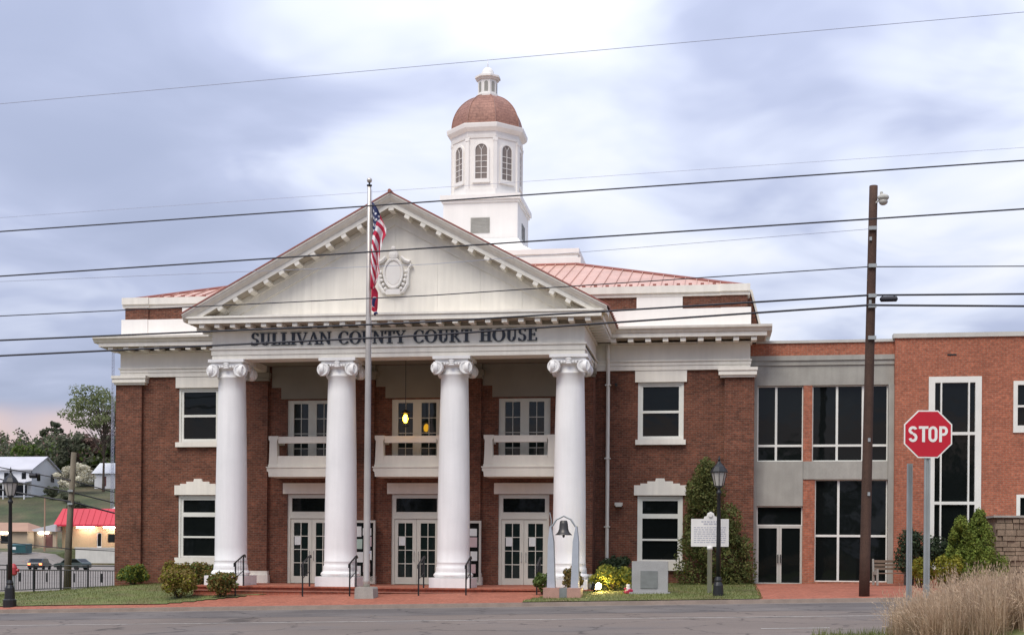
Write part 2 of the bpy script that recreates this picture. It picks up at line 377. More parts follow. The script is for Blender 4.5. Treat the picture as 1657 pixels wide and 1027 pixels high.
def mesh_of(name, mb, mats, smooth=False):
    me = bpy.data.meshes.new(name); me.from_pydata(mb.v, [], mb.f)
    if isinstance(mats, str): mats = [mats]
    for k in mats: me.materials.append(MATS[k])
    if len(mats) > 1: me.polygons.foreach_set('material_index', mb.m)
    if smooth: me.polygons.foreach_set('use_smooth', [True]*len(me.polygons))
    me.update(); return me
def place(name, me, parent=None, loc=(0,0,0), rot=(0,0,0), label=None, cat=None, group=None, kind=None):
    o = bpy.data.objects.new(name, me); col.objects.link(o)
    o.parent = parent; o.location = loc; o.rotation_euler = rot
    for k, v in (('label', label), ('category', cat), ('group', group), ('kind', kind)):
        if v: o[k] = v
    return o
def obj(name, mb, mats, parent=None, smooth=False, **k): return place(name, mesh_of(name, mb, mats, smooth), parent, **k)
def thing(name, label, cat, loc=(0,0,0), rotz=0, group=None):
    o = bpy.data.objects.new(name, None); col.objects.link(o); o.empty_display_size = .3
    o.location = loc; o.rotation_euler = (0, 0, rotz); o['label'] = label; o['category'] = cat
    if group: o['group'] = group
    return o
def dup(root, loc, rotz=0, label=None, scale=None):
    def cp(o, p):
        c = o.copy(); col.objects.link(c); c.parent = p
        for ch in list(o.children): cp(ch, c)
        return c
    r = cp(root, None); r.location = loc; r.rotation_euler = (0, 0, rotz)
    if label: r['label'] = label
    if scale: r.scale = scale
    return r
def sstep(a, b, t):
    t = max(0, min(1, (t-a)/(b-a))); return t*t*(3-2*t)
def interp(tab, t):
    if t <= tab[0][0]: return tab[0][1]
    for (a, p), (b, q) in zip(tab, tab[1:]):
        if t <= b: return p+(q-p)*(t-a)/(b-a)
    return tab[-1][1]

# ------------------------------------------------------------------ ground, road, pavement
def wallz(X): return .012*min(45, X) if X > -12 else -.144+.085*(max(-30, X)+12)
def base(X): return -.50+.0268*max(-45, min(45, X))
BACK = [(6,-.42),(12,-.62),(40,-1.6),(100,-1.35),(125.2,-.95),(125.9,1.35),(150,1.7),(194,11.6),(215,14.4),(325,26),(420,34),(700,44),(1600,48)]
BACKL = [(6,-.42),(12,-.62),(40,-1.6),(100,-1.35),(112,-.6),(126,.9),(138,1.45),(150,1.7),(194,11.6),(215,14.4),(325,26),(420,34),(700,44),(1600,48)]
def G(X, Y):
    if Y <= -5.0:
        z = base(X)-.13
        if Y < -22:
            z = z+(-.14-z)*sstep(-22, -40, Y)
            m = sstep(14.4, 17.5, X)*sstep(-20.5, -25, Y)*(1-sstep(-33, -40, Y)*1.0)
            z += .62*m*(1-.35*sstep(16.8, 18.5, X))
        return z
    if Y <= 4.6:
        return base(X)+(wallz(X)-base(X))*sstep(-5.0, 4.6, Y)**.6
    zb = wallz(X)
    t = sstep(-82, -78, X)
    far = interp(BACKL, Y)*(1-t)+interp(BACK, Y)*t
    k = sstep(4.6, 14, Y)
    return (zb-.05)*(1-k)+far*k if Y < 14 else far
def sheet(name, xs, ys, matname, dz=0.0, inside=None, **k):
    mb = MB()
    for i in range(len(xs)-1):
        for j in range(len(ys)-1):
            if inside and not inside((xs[i]+xs[i+1])/2, (ys[j]+ys[j+1])/2): continue
            mb.quad(*[(a, b, G(a, b)+dz) for a, b in ((xs[i],ys[j]),(xs[i+1],ys[j]),(xs[i+1],ys[j+1]),(xs[i],ys[j+1]))])
    return obj(name, mb, matname, **k)
def fr(a, b, s):
    n = max(1, int(round((b-a)/s))); return [a+(b-a)*i/n for i in range(n+1)]
gx = [-1500,-900,-600]+fr(-400,-130,15)+fr(-120,-60,3)[0:]+fr(-55,45,5)+[60,90,150,250,400,600,900,1500]
gy = [-1500,-600,-200,-100,-60]+fr(-48,8,2)+[10,12,14,20,30,40,60,80,90,100,106,112,118,122,125.2,125.9,130,134,138,144,150,160,170,180,194,205,215,240,270,300,325,360,420,500,700,1000,1600]
gx = sorted(set(gx)); gy = sorted(set(gy))
sheet('ground', gx, gy, 'hill_grass', dz=-.20, kind='structure')
sheet('parking_lot', fr(-120,-66,3)+[-50,-30,-19], [9,12,14,20,30,40,60,80,90,100,106,112,118,122,125.2], 'asphalt_old', dz=-.12, kind='structure')
road = sheet('road', [-300,-150,-80]+fr(-45,45,5)+[80,150,300], [-21.5,-19,-14,-10,-5.6], 'asphalt', kind='structure')
sheet('gutter_strip', [-150,-80]+fr(-45,45,5)+[80,150], [-5.6,-5.3,-5.02], 'gutter', dz=.006, kind='structure')
sheet('near_street', [-150,-80]+fr(-45,12,3)+fr(12.5,14,.5), [-60,-50,-45]+fr(-40,-21.5,2), 'asphalt_old', dz=.003, kind='structure')
sheet('near_verge', fr(14,26,.5)+[30,45], fr(-44,-21.5,1), 'grass', dz=.01, kind='structure')
for y, xs_ in ((-14, [-120,-80]+fr(-45,45,5)+[80,120]), (-19.2, [13.1, 13.8, 14.6])):
    sheet('road_line', xs_, [y-.07, y+.07], 'road_paint', dz=.008, kind='structure')
sheet('parking_lane', [-300,-150,-80]+fr(-45,45,5)+[80,150,300], [-10.6,-5.6], 'asphalt_dark', dz=.004, kind='structure')
# kerb, a real step
mb = MB(); xs = [-150,-80]+fr(-45,45,5)+[80,150]
for a, b in zip(xs, xs[1:]):
    k = len(mb.v); za, zb = base(a), base(b)
    mb.add([(a,-5.04,za-.2),(b,-5.04,zb-.2),(b,-5.0,zb+.005),(a,-5.0,za+.005),(a,-4.84,za+.008),(b,-4.84,zb+.008)], [(0,1,2,3),(3,2,5,4)])
obj('kerb', mb, 'curb', kind='structure')
def brick_zone(X, Y):
    if Y < -3.9 and X < 5.6: return True
    if X > 13.7 or X < -45: return True
    edge = -7.6+(Y+3.9)*1.05
    return edge < X < 5.35+(Y+4.84)*.35 if Y < .6 else -6.2 < X < 5.6
def side(X, Y): return brick_zone(X, Y) or X > 19.6 and Y > 2
ys = fr(-4.84, 4.6, .295)
xs = fr(-14,24,.2)
sheet('pavement', [-120,-80]+fr(-45,-15,5)+xs+[30,45,80], ys, 'paver', inside=lambda X, Y: brick_zone(X, Y), kind='structure')
sheet('lawn', [-45,-30]+fr(-25,-15,1)+xs, ys, 'grass', dz=.03, inside=lambda X, Y: not brick_zone(X, Y), kind='structure')
sheet('side_lawn', fr(-45,-14,1), fr(4.6,10,.6), 'grass', dz=-.02, kind='structure')
rng = random.Random(5)
mb = MB()          # turf blades: too many to count
for i in range(26000):
    left = rng.random() < .55
    if left: X, Y = rng.uniform(-21, -5.8), rng.uniform(-3.95, 5.2)
    else: X, Y = rng.uniform(5, 13.8), rng.uniform(-4.9, 4)
    if brick_zone(X, Y) and Y < 4.6: continue
    if Y > 4.3 and X > -13.8: continue
    z = G(X, Y)+.0; h = rng.uniform(.05, .13); a = rng.uniform(0, 6.28); c, s = math.cos(a)*.012, math.sin(a)*.012; l = rng.uniform(-.05, .05)
    mb.add([(X-c,Y-s,z),(X+c,Y+s,z),(X+l,Y+rng.uniform(-.04,.04),z+h)], [(0,1,2)])
obj('lawn_grass', mb, 'blade', label='short green turf growing on the courthouse lawns', cat='grass', kind='stuff')

# ================================================================== COURTHOUSE
ch = thing('courthouse', 'brick county courthouse with white columned portico, pediment and domed cupola', 'courthouse')
W, B = 4.55, 3.3
def cpart(name, mb, mats, parent=None, **k): return obj(name, mb, mats, parent or ch, **k)
# --- walls of the main block
WIN_U = (-.93, .93, 5.99, 8.33); WIN_L = (-.92, .92, 1.02, 3.69)
for sgn in (-1, 1):
    cx = 9.9*sgn
    holes = [(cx+h[0], cx+h[1], h[2], h[3]) for h in (WIN_U, WIN_L)]
    a, b = sorted((7.2*sgn, 13.5*sgn))
    mb = MB(); mb.panel(a, b, -1.0, 8.85, W, .22, holes, edge=False)
    cpart('wing_wall', mb, 'brick')
    mb = MB(); a, b = sorted((12.46*sgn, 13.65*sgn)); mb.box(a, b, 4.38, 5.4, -1, 8.47)
    pl = cpart('corner_pilaster', mb, 'brick')
    mb = MB(); a, b = sorted((12.22*sgn, 13.74*sgn))
    mb.box(a+.06, b-.06, 4.28, 5.4, 8.47, 8.56).box(a, b, 4.2, 5.44, 8.56, 8.74).box(a-.03, b+.03, 4.16, 5.47, 8.74, 8.86)
    cpart('pilaster_cap', mb, 'white', pl)
    mb = MB(); mb.quad((13.5*sgn,5.3,-1.5),(13.5*sgn,34.5,-1.5),(13.5*sgn,34.5,8.9),(13.5*sgn,5.3,8.9)); cpart('side_wall', mb, 'brick')
    # entablature of the wing
    xi, xo = 7.0*sgn, 13.48*sgn; a, b = sorted((xi, xo))
    o = .0
    mb = MB(); mb.box(a, b, 4.44, 5.2, 8.812, 9.0); mb.box(a, b+ (.03 if sgn>0 else 0), 4.41, 5.2, 9.004, 9.15); mb.box(a-(.06 if sgn<0 else 0), b+(.06 if sgn>0 else 0), 4.36, 5.2, 9.154, 9.21)
    cpart('architrave', mb, 'white')
    mb = MB(); mb.box(a, b, 4.46, 5.2, 9.214, 9.86); mb.box(a-(.08 if sgn<0 else 0), b+(.08 if sgn>0 else 0), 4.34, 5.2, 9.864, 9.93)
    cpart('frieze', mb, 'cream')
    e0 = 14.1*sgn; a2, b2 = sorted((7.6*sgn, e0))
    mb = MB(); mb.box(a2, b2, 3.65, 34.9, 10.032, 10.19)
    pr = [(3.66,10.194),(3.60,10.22),(3.55,10.30),(3.46,10.36),(3.44,10.45),(5.0,10.45),(5.0,10.194)]
    ext = .2*sgn; a3, b3 = sorted((7.6*sgn, e0+ext)); mb.prism_x(pr, a3, b3)
    a4, b4 = sorted((e0-.2*sgn, e0+ext)); mb.box(a4, b4, 5.0, 34.9, 10.2, 10.45)
    cpart('cornice', mb, 'white')
    a6, b6 = sorted((7.6*sgn, 14.04*sgn)); cpart('soffit_shade_plate', MB().box(a6, b6, 3.70, 5.0, 10.012, 10.0305), 'soffit_shade')  # thin plate added to carry the painted shade below the wing cornice
    mod = mesh_of('modillion', MB().box(-.11, .11, -.36, .30, -.07, .07), 'white')
    for i in range(9):
        X = (8.0+i*.70)*sgn
        if abs(X) < 14.0: place('modillion', mod, ch, (X, 4.09, 9.94))
    # parapet
    a, b = sorted((4.6*sgn, 13.45*sgn)); mb = MB(); mb.box(a, b, 4.6, 5.1, 10.452, 11.33)
    a5, b5 = sorted((12.3*sgn, 13.5*sgn)); mb.box(a5, b5, 4.55, 5.15, 10.452, 11.335)
    cpart('parapet_base', mb, 'tower_white')
    for p, q, mname, y in ((4.6, 7.2, 'tower_white', 4.66), (7.2, 8.88, 'brick', 4.70), (8.88, 10.75, 'tower_white', 4.64), (10.75, 12.3, 'brick', 4.70), (12.3, 13.36, 'brick', 4.63)):
        a, b = sorted((p*sgn, q*sgn)); cpart('parapet_panel', MB().box(a, b, y, 5.1, 11.337, 11.84), mname)
    a, b = sorted((4.6*sgn, 13.4*sgn)); mb = MB(); mb.box(a, b, 4.62, 5.12, 11.842, 11.98).box(a, b, 4.54, 5.2, 11.983, 12.27)
    a, b = sorted((12.25*sgn, 13.46*sgn)); mb.box(a, b, 4.56, 5.15, 11.844, 11.985).box(a, b, 4.48, 5.2, 11.988, 12.275)
    cpart('parapet_cap', mb, 'white')
    a, b = sorted((12.9*sgn, 13.36*sgn)); mb = MB().box(a, b, 5.1, 34, 10.46, 11.84); cpart('side_parapet', mb, 'brick')
    a, b = sorted((12.85*sgn, 13.46*sgn)); mb = MB().box(a, b, 5.2, 34, 11.845, 12.2); cpart('side_parapet_cap', mb, 'white')
    # windows of the wing
    def window(cx, z0, z1, hw, panes, name='window', y=W+.07):
        mb = MB(); mb.panel(cx-hw, cx+hw, z0, z1, y, .1, [(cx+p[0], cx+p[1], p[2], p[3]) for p in panes])
        # raised outer casing
        for q in ((cx-hw, cx-hw+.09, z0, z1), (cx+hw-.09, cx+hw, z0, z1), (cx-hw+.09, cx+hw-.09, z1-.09, z1)):
            mb.box(q[0], q[1], y-.04, y-.001, q[2], q[3])
        wd = cpart(name, mb, 'frame_paint')
        for p in panes:
            cpart('pane', MB().quad((cx+p[0],y+.06,p[2]),(cx+p[1],y+.06,p[2]),(cx+p[1],y+.06,p[3]),(cx+p[0],y+.06,p[3])), 'glass', wd)
        return wd
    wd = window(cx, WIN_U[2]-.001, WIN_U[3], .93, [(-.73,.73,6.14,7.08),(-.73,.73,7.18,8.16)])
    cpart('sill', MB().box(cx-1.02, cx+1.02, 4.40, 4.62, 5.78, 5.985), 'white', wd)
    cpart('lintel', MB().box(cx-1.05, cx+1.05, 4.47, 4.60, 8.335, 8.806), 'white', wd)
    wd = window(cx, WIN_L[2]+.001, WIN_L[3], .92, [(-.72,.72,1.10,1.87),(-.72,.72,1.95,2.78),(-.72,.72,2.97,3.50)])
    cpart('sill', MB().box(cx-1.02, cx+1.02, 4.40, 4.62, .66, 1.018), 'white', wd)
    st = [(-1.06,3.72),(1.06,3.72),(1.06,4.13),(.80,4.13),(.80,4.20),(.52,4.20),(.52,4.29),(.2,4.29),(.17,4.41),(-.17,4.41),(-.2,4.29),(-.52,4.29),(-.52,4.20),(-.80,4.20),(-.80,4.13),(-1.06,4.13)]
    cpart('hood', MB().prism_y([(cx+x, z) for x, z in st], 4.44, 4.60), 'white', wd)
mb = MB().prism_y([(13.30,10.46),(13.86,10.46),(13.80,10.72),(13.47,12.1),(13.30,12.1)], 5.5, 6.1); cpart('parapet_buttress', mb, 'brick')
mb = MB().prism_y([(13.88,10.62),(13.95,10.66),(13.56,12.2),(13.47,12.2)], 5.42, 6.18); cpart('buttress_coping', mb, 'cream')
cpart('rear_wall', MB().quad((-13.5,34.5,-1.5),(13.5,34.5,-1.5),(13.5,34.5,10),(-13.5,34.5,10)), 'brick')
# downspout and small wall fittings on the right wing
mb = MB(); mb.tube([(7.75,4.33,9.9),(7.75,4.33,9.3),(7.75,4.40,9.1),(7.75,4.42,.95)], .08, 8)
for z in (8.2, 5.2, 2.4): mb.box(7.63, 7.87, 4.32, 4.54, z, z+.05)
cpart('downspout', mb, 'white')
mb = MB(); mb.box(8.06, 8.38, 4.36, 4.54, 3.3, 3.42).box(8.1, 8.34, 4.30, 4.5, 3.25, 3.3); cpart('wall_light', mb, 'alu')
mb = MB(); mb.box(8.02, 8.12, 4.45, 4.54, 8.22, 8.3).tube([(8.07,4.45,8.26),(8.1,4.2,8.2)], .06, 8); cpart('security_camera', mb, 'black_iron')

# --- portico floor, steps, back wall
mb = MB(); mb.box(-7.75, 7.75, -.80, 3.29, -1.2, -.06).box(-7.79, 7.79, -.88, 3.29, -.058, 0)
cpart('porch_floor', mb, 'paver')
mb = MB(); mb.box(-7.72, 7.72, -1.22, -.802, -1.2, -.20).box(-7.72, 7.72, -1.26, -.802, -.198, -.17).box(-7.6, 5.2, -1.62, -1.222, -1.3, -.33)
cpart('steps', mb, 'paver')
bays = (-4.46, 0.0, 4.46)
holes = []
for c in bays: holes += [(c-1.04, c+1.04, .001, 3.70), (c-1.06, c+1.06, 4.86, 7.60)]
mb = MB(); mb.panel(-7.25, 7.25, -.5, 9.4, B, .25, holes, edge=False)
mb.quad((7.25,B,-.5),(7.25,W+.1,-.5),(7.25,W+.1,9.4),(7.25,B,9.4)).quad((-7.25,W+.1,-.5),(-7.25,B,-.5),(-7.25,B,9.4),(-7.25,W+.1,9.4))
cpart('portico_wall', mb, 'brick')
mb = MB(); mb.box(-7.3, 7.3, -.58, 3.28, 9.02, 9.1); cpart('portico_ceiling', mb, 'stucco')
for c in (-6.80, -2.23, 2.23, 6.80):
    mb = MB(); mb.box(c-.47, c+.47, B-.16, B-.002, 0.002, 8.40); pl = cpart('pilaster', mb, 'brick')
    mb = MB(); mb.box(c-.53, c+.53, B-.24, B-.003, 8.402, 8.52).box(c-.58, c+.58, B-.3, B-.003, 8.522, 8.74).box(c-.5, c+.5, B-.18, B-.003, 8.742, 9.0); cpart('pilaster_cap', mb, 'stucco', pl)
    mb = MB(); mb.box(c-.56, c+.56, B-.28, B-.003, .003, .34).box(c-.52, c+.52, B-.22, B-.003, .342, .5); cpart('pilaster_base', mb, 'white', pl)
for c in bays:
    st = [(-1.32,7.66),(1.32,7.66),(1.32,8.13),(1.72,8.13),(1.72,9.0),(-1.72,9.0),(-1.72,8.13),(-1.32,8.13)]
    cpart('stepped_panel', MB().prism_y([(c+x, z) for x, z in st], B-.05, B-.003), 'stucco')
    # french window above the balcony
    pn = [(-.80,-.18,4.98,7.46),(.18,.80,4.98,7.46)]
    mb = MB(); mb.panel(c-1.06, c+1.06, 4.861, 7.60, B+.06, .1, [(c+p[0], c+p[1], p[2], p[3]) for p in pn]); wd = cpart('french_window', mb, 'door_paint')
    for p in pn:
        cpart('pane', MB().quad((c+p[0],B+.11,p[2]),(c+p[1],B+.11,p[2]),(c+p[1],B+.11,p[3]),(c+p[0],B+.11,p[3])), 'glass_tint', wd)
        mb = MB(); m = c+(p[0]+p[1])/2; mb.box(m-.014, m+.014, B+.085, B+.105, p[2], p[3])
        for k in range(1, 4):
            z = p[2]+(p[3]-p[2])*k/4; mb.box(c+p[0], c+p[1], B+.086, B+.104, z-.014, z+.014)
        cpart('muntins', mb, 'door_paint', wd)
    # door below
    pn = [(-.78,-.17,.30,2.52),(.17,.78,.30,2.52)]; tr = (-.86,.86,2.98,3.54)
    mb = MB(); mb.panel(c-1.04, c+1.04, .002, 3.70, B+.06, .1, [(c-.93, c+.93, .003, 2.70), (c+tr[0], c+tr[1], tr[2], tr[3])]); df = cpart('door_frame', mb, 'door_paint')
    cpart('transom_pane', MB().quad((c+tr[0],B+.12,tr[2]),(c+tr[1],B+.12,tr[2]),(c+tr[1],B+.12,tr[3]),(c+tr[0],B+.12,tr[3])), 'glass', df)
    for k, p in enumerate(pn):
        x0, x1 = ((c-.925, c-.006), (c+.006, c+.925))[k]
        mb = MB(); mb.panel(x0, x1, .02, 2.69, B+.10, .05, [(c+p[0], c+p[1], p[2], p[3])]); lf = cpart('door', mb, 'door_paint')
        cpart('pane', MB().quad((c+p[0],B+.135,p[2]),(c+p[1],B+.135,p[2]),(c+p[1],B+.135,p[3]),(c+p[0],B+.135,p[3])), 'glass_tint', lf)
        mb = MB(); m = c+(p[0]+p[1])/2; mb.box(m-.016, m+.016, B+.105, B+.13, p[2], p[3])
        for q in range(1, 4):
            z = p[2]+(p[3]-p[2])*q/4; mb.box(c+p[0], c+p[1], B+.106, B+.129, z-.016, z+.016)
        cpart('muntins', mb, 'door_paint', lf)
        s = -1 if k == 0 else 1
        cpart('handle', MB().tube([(c+s*.09,B+.10,.95),(c+s*.09,B+.04,.98),(c+s*.09,B+.04,1.32),(c+s*.09,B+.10,1.35)], .014, 6), 'galv', lf)
        if not (c < -1 and k == 1) and not (abs(c) < 1 and k == 1):
            x = c+p[0]+.04
            cpart('notice_paper', MB().box(x, x+.27, B+.088, B+.094, 1.60, 1.95), 'paper', lf)
    cpart('door_lintel', MB().box(c-1.22, c+1.22, B-.05, B-.003, 3.715, 4.16), 'cream')
    # balcony
    f = 2.1
    mb = MB(); mb.prism_y([(c-1.44,4.36),(c+1.44,4.36),(c+1.46,4.55),(c+1.52,4.60),(c+1.52,4.72),(c-1.52,4.72),(c-1.52,4.60),(c-1.46,4.55)], f, B-.003)
    mb.box(c-1.55, c+1.55, f-.03, B-.003, 4.722, 4.77).box(c-1.48, c+1.48, f+.03, B-.003, 4.772, 4.86); bl = cpart('balcony', mb, 'cream')
    mb = MB(); mb.box(c-1.09, c+1.09, f+.06, f+.2, 4.862, 5.21)
    for s in (-1, 1): mb.box(c+s*1.27-.0 if s < 0 else c+1.13, c-1.13 if s < 0 else c+1.27, f+.22, B-.01, 4.862, 5.21)
    cpart('balcony_panel', mb, 'cream', bl)
    for s in (-1, 1):
        x0 = c+s*1.27; cpart('balcony_post', MB().prism_y([(x0-.19,4.863),(x0+.19,4.863),(x0+.17,5.2),(x0+.15,5.8),(x0+.2,5.9),(x0+.2,6.02),(x0-.2,6.02),(x0-.2,5.9),(x0-.15,5.8),(x0-.17,5.2)], f+.05, f+.33), 'cream', bl)
    mb = MB(); mb.box(c-1.07, c+1.07, f+.08, f+.28, 5.73, 6.0)
    for s in (-1, 1):
        a, b = sorted((c+s*1.16, c+s*1.36)); mb.box(a, b, f+.34, B-.01, 5.73, 6.0)
    cpart('balcony_rail', mb, 'cream', bl)

# --- columns
CX = (-6.68, -2.23, 2.23, 6.68)
shaft = []
for i in range(15):
    t = i/14; r = .625-.10*(t**1.7)*1.0
    shaft.append((r, .98+(8.02-.98)*t))
shaft = [(.66,.681),(.66,.78),(.635,.80),(.635,.93),(.645,.95)]+shaft+[(.56,8.06),(.56,8.12),(.53,8.14),(.53,8.34)]
sh_me = mesh_of('shaft', MB().lathe(shaft, 40, cap=False), 'column_white', True)
mb = MB(); mb.box(-.78, .78, -.78, .78, .001, .37); k = len(mb.v)
mb.lathe([(.70,.372)]+[(.69+.07*math.sin(math.pi*j/8), .375+.19*j/8) for j in range(9)]+[(.675,.575),(.67,.62),(.67,.682)], 40)
ba_me = mesh_of('base', mb, 'column_white')
mb = MB()
mb.box(-.72, .72, -.72, .72, 8.64, 8.755)                                   # abacus
mb.lathe([(.55,8.34),(.60,8.40),(.66,8.47),(.66,8.52),(.60,8.56),(.60,8.64)], 24)
for q in range(4):
    k = len(mb.v)
    mb.box(-.62, .62, -.635, -.48, 8.50, 8.638)                              # canalis between the scrolls
    for s in (-1, 1):
        k2 = len(mb.v)
        mb.lathe([(.235,-.09),(.25,-.06),(.25,.04),(.235,.07),(.19,.072),(.185,.05),(.13,.052),(.125,.072),(.075,.074),(.07,.09),(.02,.095)], 20)
        mb.xf(Matrix.Translation((s*.555,-.64,8.31)) @ Matrix.Rotation(R(10*s), 4, 'Z') @ Matrix.Rotation(R(90), 4, 'X'), k2)
    for zz, ww in ((8.42,.12),(8.5,.1),(8.58,.13)): mb.ball((0,-.66,zz), (ww,.06,.06), 8)
    for s in (-1, 1):
        for j in range(2): mb.ball((s*(.17+.1*j),-.62,8.46), (.05,.05,.06), 6)
    mb.xf(Matrix.Rotation(R(90*q), 4, 'Z'), k)
ca_me = mesh_of('capital', mb, 'column_white')
for X in CX:
    c = place('column', sh_me, ch, (X, 0, 0))
    place('base', ba_me, c); place('capital', ca_me, c)

# --- entablature of the portico and its pediment
XE = 7.27
mb = MB()
for z0, z1, o in ((8.757,8.92,0),(8.923,9.12,.03),(9.123,9.19,.08)):
    mb.box(-XE-o, XE+o, -.60-o, -.58+.9, z0, z1)
    for s in (-1, 1):
        a, b = sorted((s*(XE-.9), s*(XE+o))); mb.box(a, b, -.58+.902, 4.4, z0, z1)
cpart('portico_architrave', mb, 'white')
mb = MB(); mb.box(-XE, XE, -.60, .3, 9.193, 9.80).box(-XE-.08, XE+.08, -.70, .3, 9.803, 9.87)
for s in (-1, 1):
    a, b = sorted((s*(XE-.9), s*XE)); mb.box(a, b, .302, 4.4, 9.193, 9.80)
    a, b = sorted((s*(XE-.9), s*(XE+.08))); mb.box(a, b, .302, 4.4, 9.803, 9.87)
cpart('portico_frieze', mb, 'white')
mb = MB(); mb.box(-7.30, 7.30, -.63, 3.6, 9.873, 10.010); cpart('bed_mould', mb, 'soffit_shade')  # cornice shade painted into this band and the plate above it
cpart('soffit_shade_plate', MB().box(-7.9, 7.9, -1.31, 3.6, 10.012, 10.0285), 'soffit_shade')
mb = MB(); mb.box(-7.95, 7.95, -1.36, 3.62, 10.03, 10.22).box(-8.0, 8.0, -1.41, 3.62, 10.223, 10.30)
for s in (-1, 1):
    a, b = sorted((8.002*s, 8.16*s)); mb.prism_y([(a,10.224),(b,10.30 if s>0 else 10.224),(b,10.42 if s>0 else 10.42),(a,10.42)] if s > 0 else [(a,10.30),(b,10.224),(b,10.42),(a,10.42)], -1.40, 3.62)
cpart('portico_cornice', mb, 'white')
mod2 = mesh_of('modillion', MB().box(-.10, .10, -.30, .30, -.065, .065), 'white')
for i in range(25):
    X = -7.44+i*.62
    place('modillion', mod2, ch, (X, -.98, 9.945))
for s in (-1, 1):
    for i in range(8): place('modillion', mod2, ch, (s*7.62, -.5+i*.6, 9.945), (0,0,R(90)))
PK, EZ, EX = 14.76, 10.38, 8.16
pit = math.atan2(PK-EZ, EX)
def chev(a, b, y0, y1, xe=EX, m='white', name='raking_cornice'):
    zr = lambda x: PK-(PK-EZ)*abs(x)/EX
    pts = [(-xe, zr(xe)-b), (0, PK-b), (xe, zr(xe)-b), (xe, zr(xe)-a), (0, PK-a), (-xe, zr(xe)-a)]
    pts2 = pts
    mb = MB()
    for s in (-1, 1):
        q = [(0,PK-b),(s*xe,zr(xe)-b),(s*xe,zr(xe)-a),(0,PK-a)]
        if s < 0: q = q[::-1]
        mb.prism_y(q, y0, y1)
    return cpart(name, mb, m)
def chev_profile(prof, xe, name, m='white'):     # moulding profile (drop below the roof line, y) run up both rakes
    mb = MB(); n = len(prof)
    for s in (-1, 1):
        vs = [(0, y, PK-a) for a, y in prof]+[(s*xe, y, PK-(PK-EZ)*xe/EX-a) for a, y in prof]
        fs = [(i, (i+1) % n, (i+1) % n+n, i+n) for i in range(n)]+[tuple(range(2*n-1, n-1, -1))]
        mb.add(vs, fs if s > 0 else [f[::-1] for f in fs])
    return cpart(name, mb, m)
chev_profile([(0,-1.50),(.05,-1.50),(.07,-1.46),(.13,-1.44),(.20,-1.37),(.25,-1.31),(.27,-1.31),(.27,-.5),(0,-.5)], EX, 'raking_cyma')
chev_profile([(.272,-1.28),(.455,-1.28),(.455,-.5),(.272,-.5)], 7.80, 'raking_cornice')
chev_profile([(.457,-1.24),(.475,-1.24),(.475,-.5),(.457,-.5)], 7.60, 'raking_soffit', 'soffit_shade')  # underside of the rakes, shade painted in its colour
chev(.482, .66, -.70, -.5, 7.2, 'white', 'raking_bed_mould'); chev(.662, .98, -.63, -.5, 6.6, 'white', 'raking_frieze')
zb = 10.302
zr = lambda x: PK-.98-(PK-EZ)*abs(x)/EX
xb = (PK-.98-zb)/(PK-EZ)*EX
xt = xb+1.2; tops = lambda x: zb+(PK-.5-zb)*(1-abs(x)/xt)
cuts = [-xt, -4.9, -3.3, -1.65, 0, 1.65, 3.3, 4.9, xt]
for a, b in zip(cuts, cuts[1:]):
    g_ = .0025; pts = [(a+g_, zb), (b-g_, zb)]+([(b-g_, tops(b-g_))] if b < xt else [])+([(a+g_, tops(a+g_))] if a > -xt else [])
    cpart('tympanum_panel', MB().prism_y(pts, -.56, -.35), 'white')
cpart('tympanum_backing', MB().prism_y([(-xt,zb),(xt,zb),(0,PK-.5)], -.345, -.2), 'white')
for s in (-1, 1):
    for i in range(13):
        X = s*i*.61 if i else 0
        if i == 0 and s < 0: continue
        if abs(X) > 6.9: continue
        z = PK-(PK-EZ)*abs(X)/EX-.58
        place('raking_modillion', mod2, ch, (X, -.97, z+.045), (0, s*pit if i else 0, 0))
mb = MB()
for s in (-1, 1):
    k = len(mb.v)
    for i in range(1): pass
    n = Vector((s*math.sin(pit), 0, math.cos(pit)))
    def rp(x, y, h): return (x+n.x*h, y, PK-(PK-EZ)*abs(x)/EX+n.z*h)
    ex = s*(EX+.05)
    mb.add([rp(0,-1.52,.004),rp(ex,-1.52,.004),rp(ex,12.5,.004),rp(0,12.5,.004),rp(0,-1.52,.055),rp(ex,-1.52,.055),rp(ex,12.5,.055),rp(0,12.5,.055)],
           [(0,1,2,3),(7,6,5,4),(4,5,1,0),(5,6,2,1)])
    y = -1.0
    while y < 12:
        a = rp(0,y,.054); b = rp(ex,y,.054); mb.add([(a[0],y,a[2]),(b[0],y,b[2]),(b[0],y+.03,b[2]),(a[0],y+.03,a[2]),rp(0,y,.1),rp(ex,y,.1),rp(ex,y+.03,.1),rp(0,y+.03,.1)], [(4,5,6,7),(0,1,5,4),(2,3,7,6),(1,2,6,5)])
        y += .5
mb.tube([(0,-1.56,PK+.06),(0,12.5,PK+.06)], .07, 8)
cpart('gable_roof', mb, 'copper_dark')
